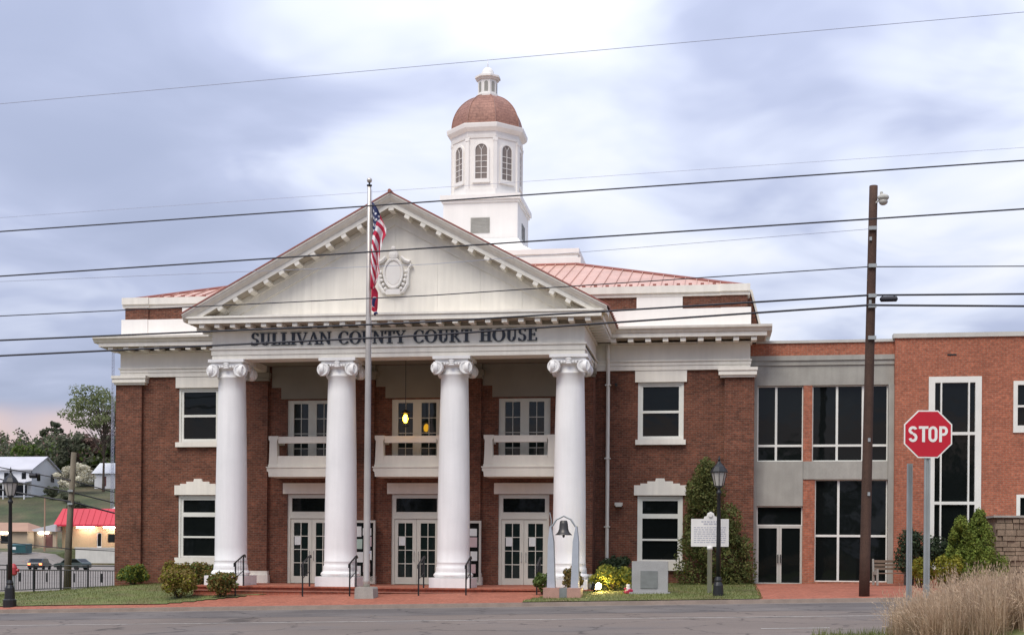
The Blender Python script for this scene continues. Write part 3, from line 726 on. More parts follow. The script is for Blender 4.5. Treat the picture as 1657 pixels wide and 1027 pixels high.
# cartouche with oval shield and scrolls
mb = MB()
mb.lathe([(.01,.10),(.30,.10),(.34,.08),(.36,.14),(.41,.15),(.44,.10),(.44,0)], 28, cap=False)
mb.xf(Matrix.Translation((-.05,-.565,11.92)) @ Matrix.Diagonal((.92,1,1.38,1)) @ Matrix.Rotation(R(90), 4, 'X'))
k = len(mb.v)
mb.box(-.33, .23, -.70, -.562, 11.12, 11.32).ball((-.05,-.64,12.62), (.2,.1,.22), 10).ball((-.05,-.66,12.86), (.11,.08,.1), 8)
for s in (-1, 1):
    mb.tube([(-.05+s*.30,-.64,12.55),(-.05+s*.45,-.64,12.40),(-.05+s*.62,-.64,12.34),(-.05+s*.70,-.64,12.20),(-.05+s*.60,-.64,12.12)], [.07,.08,.09,.08,.05], 6)
    mb.tube([(-.05+s*.60,-.63,12.12),(-.05+s*.56,-.63,11.8),(-.05+s*.55,-.63,11.5),(-.05+s*.38,-.63,11.22),(-.05+s*.2,-.63,11.16)], [.05,.06,.07,.07,.05], 6)
    for j in range(5): mb.ball((-.05+s*(.50-.012*j*j), -.67, 11.98-.16*j), (.075,.07,.07), 6)
cpart('cartouche', mb, 'tower_white')

# --- serif letters on the frieze
def arc(cx, cy, rx, ry, a0, a1, thick, thin, n=18):
    out = []
    for i in range(n+1):
        a = R(a0+(a1-a0)*i/n); t = thin+(thick-thin)*abs(math.cos(a))**1.3
        out.append(((cx+(rx)*math.cos(a), cy+(ry)*math.sin(a)), (cx+(rx-t)*math.cos(a), cy+(ry-t*.8)*math.sin(a))))
    return [[out[i][0], out[i+1][0], out[i+1][1], out[i][1]] for i in range(n)]
def rect(x0, x1, y0, y1): return [[(x0,y0),(x1,y0),(x1,y1),(x0,y1)]]
def diag(x0, y0, x1, y1, w): return [[(x0-w/2,y0),(x0+w/2,y0),(x1+w/2,y1),(x1-w/2,y1)]]
def ser(x, y, w=.2): return rect(x-w, x+w, y-.03, y+.03)
GL = {
 'I': (.46, rect(.15,.32,.05,.95)+ser(.235,.03)+ser(.235,.97)),
 'L': (.72, rect(.15,.32,.05,.95)+ser(.235,.97)+rect(.04,.66,0,.06)+rect(.60,.67,.06,.26)),
 'U': (.86, rect(.15,.32,.32,.95)+ser(.235,.97)+rect(.64,.71,.32,.95)+ser(.675,.97,.14)+arc(.43,.32,.28,.33,180,360,.165,.07)),
 'V': (.84, diag(.40,.0,.16,.95,.17)+diag(.44,.03,.69,.95,.075)+ser(.16,.97,.17)+ser(.69,.97,.13)),
 'A': (.86, diag(.15,.05,.42,1.0,.07)+diag(.70,.05,.45,1.0,.17)+rect(.24,.60,.30,.36)+ser(.14,.03,.13)+ser(.70,.03,.17)),
 'N': (.92, rect(.13,.20,.05,.95)+diag(.72,.0,.20,1.0,.17)+rect(.70,.77,.05,.95)+ser(.165,.03,.13)+ser(.735,.97,.13)+ser(.10,.97,.08)),
 'C': (.86, arc(.45,.5,.42,.52,50,310,.17,.06)+rect(.68,.74,.70,.95)+rect(.68,.74,.05,.22)),
 'O': (.92, arc(.45,.5,.44,.52,0,360,.17,.06,28)),
 'T': (.80, rect(.31,.48,.05,.94)+ser(.395,.03)+rect(.03,.76,.94,1.0)+rect(.03,.10,.74,.94)+rect(.69,.76,.74,.94)),
 'Y': (.84, rect(.33,.50,.05,.48)+ser(.415,.03)+diag(.40,.45,.16,.95,.17)+diag(.44,.45,.68,.95,.075)+ser(.16,.97,.17)+ser(.68,.97,.13)),
 'R': (.88, rect(.15,.32,.05,.95)+ser(.235,.03)+rect(.05,.42,.94,1.0)+rect(.32,.44,.46,.52)+arc(.42,.73,.27,.27,-90,90,.165,.07)+diag(.74,.03,.46,.47,.17)+ser(.76,.03,.11)),
 'H': (.96, rect(.15,.32,.05,.95)+rect(.62,.79,.05,.95)+ser(.235,.03)+ser(.235,.97)+ser(.705,.03)+ser(.705,.97)+rect(.32,.62,.47,.53)),
 'E': (.78, rect(.15,.32,.05,.95)+rect(.04,.68,0,.06)+rect(.04,.66,.94,1.0)+rect(.32,.55,.48,.54)+rect(.50,.55,.40,.62)+rect(.63,.69,.06,.26)+rect(.60,.66,.74,.94)),
 'S': (.66, arc(.33,.755,.25,.265,35,270,.13,.07)+arc(.33,.265,.26,.285,-145,90,.15,.07)+rect(.50,.56,.76,.98)+rect(.06,.12,.02,.26)),
}
GLM = {}
def letter_mesh(chx, pool=GL, depth=.05):
    if chx in GLM: return GLM[chx]
    mb = MB()
    for i, pl in enumerate(pool[chx][1]):
        a = sum(pl[j][0]*pl[(j+1) % 4][1]-pl[(j+1) % 4][0]*pl[j][1] for j in range(4))
        if a < 0: pl = pl[::-1]
        mx_ = sum(p[0] for p in pl)/4; pl = [(p[0]+(.022 if p[0] > mx_ else -.022), p[1]) for p in pl]
        mb.prism_y([(x, y) for x, y in pl], -depth-.0006*(i % 9), 0)
    GLM[chx] = mesh_of('letter', mb, 'letter_metal'); return GLM[chx]
for word, x0, x1 in (('SULLIVAN', -5.70, -2.46), ('COUNTY', -2.20, .46), ('COURT', .74, 3.01), ('HOUSE', 3.28, 5.52)):
    tw = sum(GL[c][0] for c in word); k = (x1-x0)/tw; x = x0
    for c in word:
        o = place('letter', letter_mesh(c), ch, (x, -.605, 9.275)); o.scale = (k, 1, .475); x += GL[c][0]*k

# --- main roof: standing seam copper panels on the front slope
RE, RX, RY, RZ, DX, DY = 12.30, 13.25, 5.1, 15.3, 5.35, 13.95
n_p = 54; wd_p = 2*RX/n_p
def rz(y): return RE+(RZ-RE)*(y-RY)/(DY-RY)
for i in range(n_p):
    a, b = -RX+i*wd_p, -RX+(i+1)*wd_p
    def top(x): return DY if abs(x) <= DX else RY+(DY-RY)*(RX-abs(x))/(RX-DX)
    mb = MB(); ya, yb = top(a), top(b)
    pts = [(a,RY,RE),(b,RY,RE),(b,yb,rz(yb)),(a,ya,rz(ya))]
    if yb <= RY+1e-6: pts = [pts[0], pts[1], pts[3]]
    elif ya <= RY+1e-6: pts = pts[:3]
    mb.poly(pts)
    if ya > RY+.05: mb.add([(a-.012,RY,RE),(a+.012,RY,RE),(a+.012,ya,rz(ya)),(a-.012,ya,rz(ya)),(a-.012,RY,RE+.06),(a+.012,RY,RE+.06),(a+.012,ya,rz(ya)+.06),(a-.012,ya,rz(ya)+.06)], [(4,5,6,7),(0,4,7,3),(1,2,6,5),(0,1,5,4)])
    cpart('roof_panel', mb, 'copper')
yc = 33.8
for s in (-1, 1):
    cpart('side_roof', MB().quad((s*RX,RY,RE),(s*RX,yc,RE),(s*DX,25,RZ),(s*DX,DY,RZ)), 'copper')
mb = MB().quad((-RX,yc,RE),(RX,yc,RE),(DX,25,RZ),(-DX,25,RZ)).quad((-DX,DY,RZ),(DX,DY,RZ),(DX,25,RZ),(-DX,25,RZ)); cpart('rear_roof', mb, 'copper')
mb = MB()
for s in (-1, 1): mb.tube([(s*RX,RY,RE+.02),(s*DX,DY,RZ+.03)], .075, 8)
mb.tube([(-DX,DY,RZ+.03),(DX,DY,RZ+.03)], .075, 8); cpart('hip_cap', mb, 'copper_dark')
mb = MB(); mb.box(-RX-.05, RX+.05, RY-.1, RY-.004, RE-.22, RE+.01); cpart('eave_fascia', mb, 'cream')
mb = MB()
for i in range(n_p):
    x = -RX+(i+.5)*wd_p
    if abs(x) < 12.4 and abs(x) > 4: mb.box(x-.07, x+.07, RY+.25, RY+.33, RE+.08, RE+.22)
cpart('snow_guards', mb, 'copper_dark', kind='stuff')

# --- cupola
mb = MB(); mb.box(-5.62, 5.62, 13.92, 25.1, RZ+.01, 15.66).box(-5.45, 5.45, 14.1, 24.9, 15.664, 15.87).box(-5.52, 5.52, 14.02, 25, 15.874, 16.12)
cpart('cupola_plinth', mb, 'tower_white')
YC = 19.5; HB = 1.96
mb = MB(); prof = [(3.4,16.125),(3.4,16.52),(2.75,16.78),(2.3,17.1),(2.0,17.55)]
for (r0, z0), (r1, z1) in zip(prof, prof[1:]):
    for q in range(4):
        m4 = Matrix.Rotation(R(90*q), 4, 'Z'); tr4 = Vector((0,YC,0))
        mb.quad(*[tuple((m4 @ Vector(p))+tr4) for p in ((-r0,-r0,z0),(r0,-r0,z0),(r1,-r1,z1),(-r1,-r1,z1))])
cpart('flared_skirt', mb, 'tower_white')
mb = MB(); mb.box(-HB, HB, YC-HB, YC+HB, 16.2, 19.45).box(-HB-.07, HB+.07, YC-HB-.07, YC+HB+.07, 19.454, 19.58).box(-HB-.16, HB+.16, YC-HB-.16, YC+HB+.16, 19.584, 19.84)
tb = cpart('cupola_base', mb, 'tower_white')
for q in (0, 1):
    mb = MB(); mb.panel(-.5, .5, 17.87, 18.66, -HB-.03, .03, [(-.44,.44,17.93,18.60)])
    for j in range(9): z = 17.94+j*.073; mb.add([(-.44,-HB-.025,z),(.44,-HB-.025,z),(.44,-HB-.004,z+.06),(-.44,-HB-.004,z+.06)], [(0,1,2,3)])
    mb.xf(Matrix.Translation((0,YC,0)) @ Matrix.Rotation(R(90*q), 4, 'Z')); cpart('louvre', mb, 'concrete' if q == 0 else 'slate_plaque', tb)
PH = R(22.5)
def oct_(a): return a/math.cos(R(22.5))
mb = MB()
mb.lathe([(oct_(1.86),19.842),(oct_(1.86),20.2),(oct_(1.76),20.22),(oct_(1.76),22.86)], 8, 0, YC, PH)
mb.lathe([(oct_(1.80),22.862),(oct_(1.82),23.0),(oct_(1.80),23.02),(oct_(1.80),23.2),(oct_(1.9),23.25),(oct_(2.02),23.36),(oct_(2.05),23.52),(oct_(2.05),23.58),(oct_(1.8),23.66)], 8, 0, YC, PH)
dr = cpart('cupola_drum', mb, 'tower_white')
def archpts(hw, z0, z1, n=10):   # outline of an arched opening, counter-clockwise from bottom left
    zc = z1-hw
    return [(-hw,z0),(hw,z0)]+[(hw*math.cos(math.pi*i/n), zc+hw*math.sin(math.pi*i/n)) for i in range(n+1)]
for q in range(8):
    M8 = Matrix.Translation((0,YC,0)) @ Matrix.Rotation(R(45*q), 4, 'Z')
    y = -1.76
    ao, ai = archpts(.42, 20.62, 22.66), archpts(.31, 20.74, 22.55)
    mb = MB(); n = len(ao)
    for i in range(n):
        j = (i+1) % n
        mb.quad((ao[i][0],y-.06,ao[i][1]),(ao[j][0],y-.06,ao[j][1]),(ai[j][0],y-.06,ai[j][1]),(ai[i][0],y-.06,ai[i][1]))
        mb.quad((ai[i][0],y-.06,ai[i][1]),(ai[j][0],y-.06,ai[j][1]),(ai[j][0],y-.004,ai[j][1]),(ai[i][0],y-.004,ai[i][1]))
        mb.quad((ao[j][0],y-.06,ao[j][1]),(ao[i][0],y-.06,ao[i][1]),(ao[i][0],y-.002,ao[i][1]),(ao[j][0],y-.002,ao[j][1]))
    mb.box(-.46, .46, y-.1, y-.003, 20.52, 20.618)
    mb.poly([(x, y-.012, z) for x, z in ai], 1)
    mb.box(-.014, .014, y-.04, y-.014, 20.74, 22.24)
    for k in range(1, 5): z = 20.74+k*.3; mb.box(-.31, .31, y-.038, y-.0145, z-.013, z+.013)
    for a in (60, 120): mb.tube([(0,y-.026,22.24),(.30*math.cos(R(a)),y-.026,22.24+.30*math.sin(R(a)))], .012, 4)
    mb.xf(M8); cpart('arched_window', mb, ['tower_white', 'louvre_glass'] if 'louvre_glass' in MATS else ['tower_white', 'concrete'], dr)
    mb = MB()   # corner pilaster strips
    mb.box(-.10, .10, -.04, .05, 20.21, 22.85).box(-.12, .12, -.06, .05, 22.70, 22.855)
    mb.xf(Matrix.Translation((0,YC,0)) @ Matrix.Rotation(R(45*q+22.5), 4, 'Z') @ Matrix.Translation((0,-oct_(1.76),0))); cpart('drum_pilaster', mb, 'tower_white', dr)
prof = []
for i in range(13):
    a = math.pi/2*i/12*.84; prof.append((oct_(1.78*math.cos(a)), 23.665+1.95*math.sin(a)))
dome = cpart('dome', MB().lathe(prof, 8, 0, YC, PH), 'dome_tile')
for q in range(8):
    pts = []
    for r, z in prof: a = PH+q*math.pi/4; pts.append((r*1.005*math.cos(a), YC+r*1.005*math.sin(a), z+.005))
    cpart('dome_rib', MB().tube(pts, .03, 5), 'dome_rib', dome)
mb = MB(); mb.lathe([(.62,25.50),(.62,25.62),(.53,25.64),(.53,26.40),(.60,26.42),(.62,26.48),(.70,26.52),(.70,26.62),(.62,26.66),(.42,26.72)], 8, 0, YC, PH)
ln = cpart('cupola_lantern', mb, 'tower_white')
for q in range(8):
    a = archpts(.10, 25.75, 26.30, 6); y = -.53*math.cos(R(22.5))-.006
    mb = MB(); mb.poly([(x, y, z) for x, z in a]); mb.xf(Matrix.Translation((0,YC,0)) @ Matrix.Rotation(R(45*q), 4, 'Z')); cpart('lantern_opening', mb, 'concrete', ln)
mb = MB(); mb.lathe([(.40,26.70)]+[(.34*math.cos(math.pi/2*i/8*.97), 26.74+.42*math.sin(math.pi/2*i/8)) for i in range(9)], 16, 0, YC); mb.tube([(0,YC,27.1),(0,YC,27.62)], [.03,.012], 6)
cpart('lantern_cap', mb, 'tower_white', ln, smooth=True)

# --- hanging lantern under the portico ceiling (lit)
t = thing('hanging_lantern', 'lit yellow lantern hanging from the portico ceiling before the middle window', 'lamp', (-.05, 1.5, 0))
mb = MB().tube([(0,0,9.02),(0,0,6.98)], .012, 5); mb.lathe([(.09,9.0),(.05,8.95)], 10); obj('chain', mb, 'black_iron', t)
mb = MB(); mb.lathe([(.02,6.98),(.17,6.88),(.19,6.86),(.19,6.83)], 8).lathe([(.14,6.31),(.14,6.36),(.04,6.28)], 8)
for q in range(4): a = R(45+90*q); mb.tube([(.17*math.cos(a),.17*math.sin(a),6.84),(.13*math.cos(a),.13*math.sin(a),6.34)], .01, 4)
obj('lantern_frame', mb, 'black_iron', t)
obj('bulb', MB().ball((0,0,6.62), (.105,.105,.17), 10), 'bulb', t, smooth=True)
# --- notice cases by the doors
t = thing('notice_case', 'glazed notice case full of papers between the left and middle doors', 'notice board', (-2.15, 3.0, 0), group='notice cases beside the doors')
mb = MB(); mb.panel(-.52, .52, .02, 2.62, -.07, .12, [(-.44,.44,.12,2.52)]); obj('case_frame', mb, 'alu', t)
obj('case_glass', MB().quad((-.44,0.02,.12),(.44,.02,.12),(.44,.02,2.52),(-.44,.02,2.52)), 'glass', t)
r_ = random.Random(3)
for (x, z, w_, h_, m_) in ((-.38,1.95,.3,.42,'paper'),(-.02,2.0,.36,.3,'paper'),(.05,1.55,.3,.4,'paper_pink'),(-.36,1.45,.32,.4,'paper_green'),(-.3,.9,.3,.42,'paper'),(.08,1.0,.28,.38,'paper'),(.0,.5,.3,.36,'paper_pink'),(-.38,.35,.28,.4,'paper')):
    obj('pinned_paper', MB().box(x, x+w_, .004, .012, z, z+h_), m_, t)
dup(t, (2.25, 3.0, 0), 0, 'glazed notice case full of papers between the middle and right doors')

# ================================================================== GLAZED LINK AND BRICK BUILDING ON THE RIGHT
A = 5.2
lk = thing('glass_link_building', 'two storey stone and glass entrance link joined to the right of the courthouse', 'building', (13.7, A, 0)); L0 = Vector((13.7, A, 0))
def lp(name, mb, mats, parent=None, root=None, off=L0, **k):
    mb.v = [(x-off.x, y-off.y, z-off.z) for x, y, z in mb.v]
    return obj(name, mb, mats, parent or root or lk, **k)
lp('parapet', MB().box(13.5, 19.2, A-.02, A+4, 9.42, 9.93), 'brick_red'); lp('coping', MB().box(13.72, 19.2, A-.08, A+4, 9.933, 10.04), 'pale_concrete')
mb = MB().box(13.5, 19.2, A-.12, A+.5, 9.22, 9.416).box(13.5, 19.2, A-.07, A+.5, 9.03, 9.217).box(13.5, 19.2, A-.02, A+.5, 8.22, 9.027); lp('stone_fascia', mb, 'concrete')
lp('stone_jamb', MB().box(13.66, 13.80, A-.12, A+.5, -.3, 8.216), 'concrete'); lp('stone_jamb', MB().box(18.98, 19.2, A-.12, A+.5, -.2, 8.216), 'concrete')
lp('brick_pier', MB().box(15.64, 15.99, A-.02, A+.5, 5.14, 8.216).box(15.64, 16.12, A-.02, A+.5, -.3, 4.40), 'brick_red')
lp('spandrel', MB().box(15.645, 18.975, A-.06, A+.5, 4.405, 5.135), 'concrete'); lp('spandrel', MB().box(13.805, 15.635, A-.05, A+.5, 3.32, 5.135), 'concrete')
lp('brick_base', MB().box(16.125, 18.975, A-.02, A+.5, -.3, .26), 'brick_red')
def glazing(x0, x1, z0, z1, vx, hz, name='window', m='frame_paint'):
    xs = [x0]+vx+[x1]; zs = [z0]+hz+[z1]; g = .045; hs = []
    for i in range(len(xs)-1):
        for j in range(len(zs)-1): hs.append((xs[i]+g, xs[i+1]-g, zs[j]+g, zs[j+1]-g))
    wd = lp(name, MB().panel(x0, x1, z0, z1, A+.10, .08, hs), m)
    for a, b, c, d in hs: lp('pane', MB().quad((a,A+.16,c),(b,A+.16,c),(b,A+.16,d),(a,A+.16,d)), 'glass', wd)
glazing(13.802, 15.638, 5.137, 8.214, [14.56], [5.78]); glazing(15.992, 18.978, 5.137, 8.214, [16.98, 18.0], [5.78]); glazing(16.122, 18.978, .262, 4.403, [17.06, 18.03], [2.12])
glazing(13.802, 15.638, 2.52, 3.316, [], [], 'transom_window')
for a, b in ((13.802, 14.715), (14.725, 15.638)):
    dd = lp('door', MB().panel(a, b, .02, 2.515, A+.1, .06, [(a+.09, b-.09, .2, 2.42)]), 'alu')
    lp('pane', MB().quad((a+.09,A+.14,.2),(b-.09,A+.14,.2),(b-.09,A+.14,2.42),(a+.09,A+.14,2.42)), 'glass', dd)
    xx = b-.05 if a < 14 else a+.05
    lp('handle', MB().box(xx-.02, xx+.02, A+.03, A+.09, 1.0, 1.35), 'black_iron', dd)
lp('roof_slab', MB().box(13.7, 19.2, A+.6, A+16, 9.3, 9.6), 'concrete')

bb = thing('brick_annex', 'plain red brick annex with tall white framed window at far right', 'building', (19.2, 4.9, 0)); L1 = Vector((19.2, 4.9, 0)); A2 = 4.9
def bp_(name, mb, mats, parent=None, **k): return lp(name, mb, mats, parent, bb, L1, **k)
TW = (20.56, 22.46, .9, 8.40); SW = (23.76, 25.2, 6.34, 8.21)
mb = MB().panel(19.2, 34, -1, 10.02, A2, .25, [TW, SW, (23.9,25.1,2.2,3.75)], edge=False); mb.quad((19.2,A2+14,-1),(19.2,A2,-1),(19.2,A2,10.02),(19.2,A2+14,10.02)); bp_('wall', mb, 'brick_red')
bp_('coping', MB().box(19.12, 34, A2-.07, A2+.4, 10.023, 10.2), 'pale_concrete')
bp_('roof_slab', MB().box(19.25, 34, A2+.4, A2+14, 9.7, 9.9), 'concrete')
bp_('wall_vent', MB().box(21.2, 21.55, A2-.02, A2-.003, 9.30, 9.36), 'black_iron')
hs = []
xs = [20.74, 20.98, 22.04, 22.28]; zs = [1.1, 3.44, 6.20, 8.22]
for i in range(3):
    for j in range(3): hs.append((xs[i]+(.03 if i else 0), xs[i+1]-(.03 if i < 2 else 0), zs[j]+(.06 if j else 0), zs[j+1]-(.06 if j < 2 else 0)))
wd = bp_('tall_window', MB().panel(TW[0]-.06, TW[1]+.06, TW[2]-.1, TW[3]+.06, A2-.04, .2, hs), 'frame_paint')
for a, b, c, d in hs: bp_('pane', MB().quad((a,A2+.08,c),(b,A2+.08,c),(b,A2+.08,d),(a,A2+.08,d)), 'glass', wd)
hs = [(SW[0]+.12, 24.42, 7.3, 8.1), (SW[0]+.12, 24.42, 6.5, 7.22), (24.54, 25.08, 6.5, 8.1)]
wd = bp_('window', MB().panel(SW[0]-.04, SW[1]+.04, SW[2]-.12, SW[3]+.05, A2-.05, .2, hs), 'frame_paint')
for a, b, c, d in hs: bp_('pane', MB().quad((a,A2+.06,c),(b,A2+.06,c),(b,A2+.06,d),(a,A2+.06,d)), 'glass', wd)
wd = bp_('lower_window', MB().panel(23.86, 25.14, 2.1, 3.78, A2-.05, .2, [(24.0,25.0,2.3,3.66)]), 'frame_paint'); bp_('pane', MB().quad((24.0,A2+.06,2.3),(25.0,A2+.06,2.3),(25.0,A2+.06,3.66),(24.0,A2+.06,3.66)), 'glass', wd)

# stone retaining wall at the far right
sw = thing('retaining_wall', 'brown stone retaining wall beside the annex behind the conifer bush', 'stone wall', (22.5, 2.2, 0))
r_ = random.Random(11)
obj('wall_core', MB().prism_y([(.1,-.3),(6,-.3),(6,2.78),(.1,2.78)], .06, 2.6), 'stone_wall', sw)
z = -.3
while z < 2.75:
    h = min(r_.uniform(.13, .24), 2.8-z); x = .0+r_.uniform(0, .1)
    while x < 6:
        l = r_.uniform(.2, .5); d = r_.uniform(0, .08)
        obj('stone', MB().box(x+.012, min(x+l, 6.05)-.012, -d, .15, z+.012, z+h-.012), 'stone_wall', sw); x += l
    z += h
obj('wall_coping', MB().box(-.06, 6.1, -.1, 2.6, 2.802, 2.88), 'concrete', sw)
# ================================================================== STREET FURNITURE AND OBJECTS
def gz(X, Y): return G(X, Y)
# --- handrails on the steps
t = thing('handrail', 'black iron step handrail beside the leftmost column', 'handrail', (-5.75, -1.1, 0), group='iron handrails on the porch steps')
for a, z0, z1 in ((-.85, -.5, .88), (0, 0, 1.16)): obj('post', MB().tube([(0,a,z0),(0,a,z1)], .030, 6), 'black_iron', t)
mb = MB(); mb.tube([(0,-.98,.74),(0,-.98,.86),(0,-.85,.90),(0,-.05,1.16),(0,.12,1.18),(0,.2,1.1)], .030, 6); obj('top_rail', mb, 'black_iron', t)
obj('lower_rail', MB().tube([(0,-.85,.32),(0,0,.58)], .016, 6), 'black_iron', t)
for j in range(1, 5): obj('baluster', MB().tube([(0,-.85+.17*j,.32+.052*j),(0,-.85+.17*j,.9+.055*j)], .009, 4), 'black_iron', t)
for X, lab in ((-3.12, 'black iron step handrail just left of the second column'), (-1.3, 'black iron step handrail just right of the second column'), (1.32, 'black iron step handrail just left of the third column'),
               (3.1, 'black iron step handrail just right of the third column'), (5.72, 'black iron step handrail partly behind the bell monument')):
    dup(t, (X, -1.1, 0), 0, lab)
# --- flagpole and flags
fx, fy = -.51, -2.5; g = gz(fx, fy)
t = thing('flagpole', 'tall silver flagpole on a square concrete block before the portico', 'flagpole', (fx, fy, 0))
obj('footing', MB().prism_y([(-.36,g-.1),(.36,g-.1),(.34,.0),(.3,.06),(-.3,.06),(-.34,.0)], -.36, .36), 'concrete', t)
obj('shaft', MB().lathe([(.13,.06),(.13,.3),(.118,.34),(.118,4),(.10,9),(.07,14.7),(.05,14.72)], 16), 'pole_metal', t, smooth=True)
obj('truck', MB().lathe([(.06,14.72),(.1,14.74),(.1,14.78),(.03,14.8),(.03,14.86)], 12), 'black_iron', t)
obj('finial_ball', MB().ball((0,0,14.95), .10, 14), 'pole_metal', t, smooth=True)
mb = MB(); mb.tube([(.13,-.02,1.3),(.10,-.02,14.6)], .006, 4); mb.box(.1,.16,-.04,.0,1.28,1.36); obj('halyard', mb, 'wire_grey', t)
def flag(name, label, m, H, Lf, ztop, drape, seed, uvf=None):
    nu, nv = 44, 24; vs = []; fs = []; uv = []
    for i in range(nu+1):
        u = i/nu
        for j in range(nv+1):
            v = j/nv; vs.append(drape(u, v)); uv.append(uvf(u, v) if uvf else (u, v))
    for i in range(nu):
        for j in range(nv): fs.append((i*(nv+1)+j, (i+1)*(nv+1)+j, (i+1)*(nv+1)+j+1, i*(nv+1)+j+1))
    me = bpy.data.meshes.new(name); me.from_pydata(vs, [], fs); me.materials.append(MATS[m])
    ul = me.uv_layers.new(name='UVMap')
    for lp_ in me.loops: ul.data[lp_.index].uv = uv[lp_.vertex_index]
    me.polygons.foreach_set('use_smooth', [True]*len(fs))
    o = place(name, me, None, (fx, fy-.02, ztop), label=label, cat='flag')
    md = o.modifiers.new('cloth thickness', 'SOLIDIFY'); md.thickness = .006
    return o
WT = [(0,.05),(.06,.16),(.15,.28),(.25,.44),(.32,.56),(.38,.54),(.44,.40),(.55,.35),(.8,.34),(.92,.26),(1,.16)]
def drape_us(a, b):      # a runs down the limp cloth, b across its folds
    s_ = 1-b; w_ = interp(WT, a)
    return (.11+s_*w_+.02*math.sin(a*17)*s_, -.05+(.13*math.sin(s_*7.5+a*5)+.05*math.sin(s_*16+a*9))*min(1, a*5+.15), -3.15*a-.10*math.sin(s_*4+a*6)*min(1,a*4))
def uv_us(a, b):
    s_ = 1-b; return (min(.999, a*1.10+s_*.22), max(.001, min(.999, 1-(1.15*a-.36*s_*(.4+a)))))
flag('national_flag', 'striped national flag with starred blue canton hanging limp on the flagpole', 'us_flag', 1.75, 2.6, 14.12, drape_us, 1, uv_us)
def drape_st(u, v):
    h = 1.0*(1-v); x = .12+.26*(1-math.exp(-u*2.5))*(.5+.5*v)+.06*math.sin(u*9+v*4)*min(1,u*3)
    z = -h*(1-.55*u)-1.32*u**1.05*(.45+.55*v)-.32*u*(1-v); y = -.06+.09*math.sin(u*8+v*5)*min(1,u*4)
    return (x, y, z)
flag('state_flag', 'red and blue state flag hanging limp below the national flag', 'state_flag', 1.0, 1.6, 11.35, drape_st, 2)
# --- lamp posts
def lamp_post(label, loc):
    t = thing('lamp_post', label, 'lamp post', loc, group='old fashioned black lamp posts')
    obj('base', MB().lathe([(.24,-.35),(.24,.06),(.19,.1),(.17,.5),(.12,.62),(.13,.68),(.09,.8)], 12), 'black_iron', t)
    obj('post', MB().lathe([(.085,.8),(.075,2.2),(.06,3.62),(.09,3.66),(.09,3.72),(.06,3.76),(.05,3.84),(.15,3.92)], 12), 'black_iron', t, smooth=True)
    obj('lamp_glass', MB().lathe([(.15,3.93),(.25,4.34),(.25,4.40)], 8), 'lamp_glass', t)
    mb = MB()
    for q in range(8):
        a = q*math.pi/4; mb.tube([(.155*math.cos(a),.155*math.sin(a),3.92),(.257*math.cos(a),.257*math.sin(a),4.36)], .012, 4)
    mb.lathe([(.30,4.38),(.30,4.42),(.20,4.58),(.10,4.68),(.06,4.76),(.03,4.78),(.05,4.84),(.02,4.92),(.01,4.98)], 8); obj('lamp_cap', mb, 'black_iron', t)
    return t
l1 = lamp_post('black lamp post by the end of the iron fence at far left', (-13.72, -4.0, -.60))
dup(l1, (12.23, -3.4, -.22), 0, 'black lamp post standing before the white historical marker')
# --- bell monument
X0, Y0 = 6.83, -3.2; g = gz(X0, Y0)
t = thing('bell_monument', 'bronze bell hung between two grey stone posts on a pink stone base', 'bell monument', (X0, Y0, 0))
mb = MB().box(-.66, -.09, -.45, .45, g-.2, .13).box(.18, .66, -.45, .45, g-.2, .13); obj('pedestal', mb, 'pink_granite', t)
obj('pedestal_panel', MB().box(-.088, .178, -.44, .44, g-.2, .125), 'slate_plaque', t)
for s in (-1, 1):
    mb = MB(); mb.prism_y([(s*.42-.14,.132),(s*.42+.14,.132),(s*.44+.10,1.75),(s*.46+.02,2.30),(s*.46-.02,2.30),(s*.44-.10,1.75)], -.17, .17); obj('stone_post', mb, 'blue_granite', t)
mb = MB().lathe([(.02,2.50),(.10,2.50),(.135,2.46),(.15,2.36),(.165,2.20),(.20,2.10),(.26,2.03),(.30,2.00),(.30,1.985),(.25,2.0)], 24, cap=False); mb.ball((0,0,1.95), (.045,.045,.06), 8); obj('bell', mb, 'bronze', t, smooth=True)
mb = MB(); mb.tube([(-.42,0,2.28),(-.33,0,2.42),(-.25,0,2.54),(-.12,0,2.60),(0,0,2.66),(.12,0,2.60),(.25,0,2.54),(.33,0,2.42),(.42,0,2.28)], .035, 6); mb.tube([(-.46,0,2.2),(-.44,0,2.5),(-.5,0,2.78)], .02, 6); obj('yoke', mb, 'galv', t)
# --- stone monument
X0, Y0 = 9.82, -2.0; g = gz(X0, Y0)
t = thing('stone_monument', 'rectangular grey granite monument with a dark plaque on the lawn', 'monument', (X0, Y0, 0))
obj('slab', MB().panel(-.64, .64, g-.1, 1.08, -.2, .42, []).quad((.64,.22,g-.1),(-.64,.22,g-.1),(-.64,.22,1.08),(.64,.22,1.08)), 'grey_granite', t)
obj('plaque', MB().box(-.33, .28, -.225, -.203, .12, .74), 'slate_plaque', t)
obj('footing', MB().box(-.72, .72, -.3, .3, g-.1, g+.07), 'grey_granite', t)
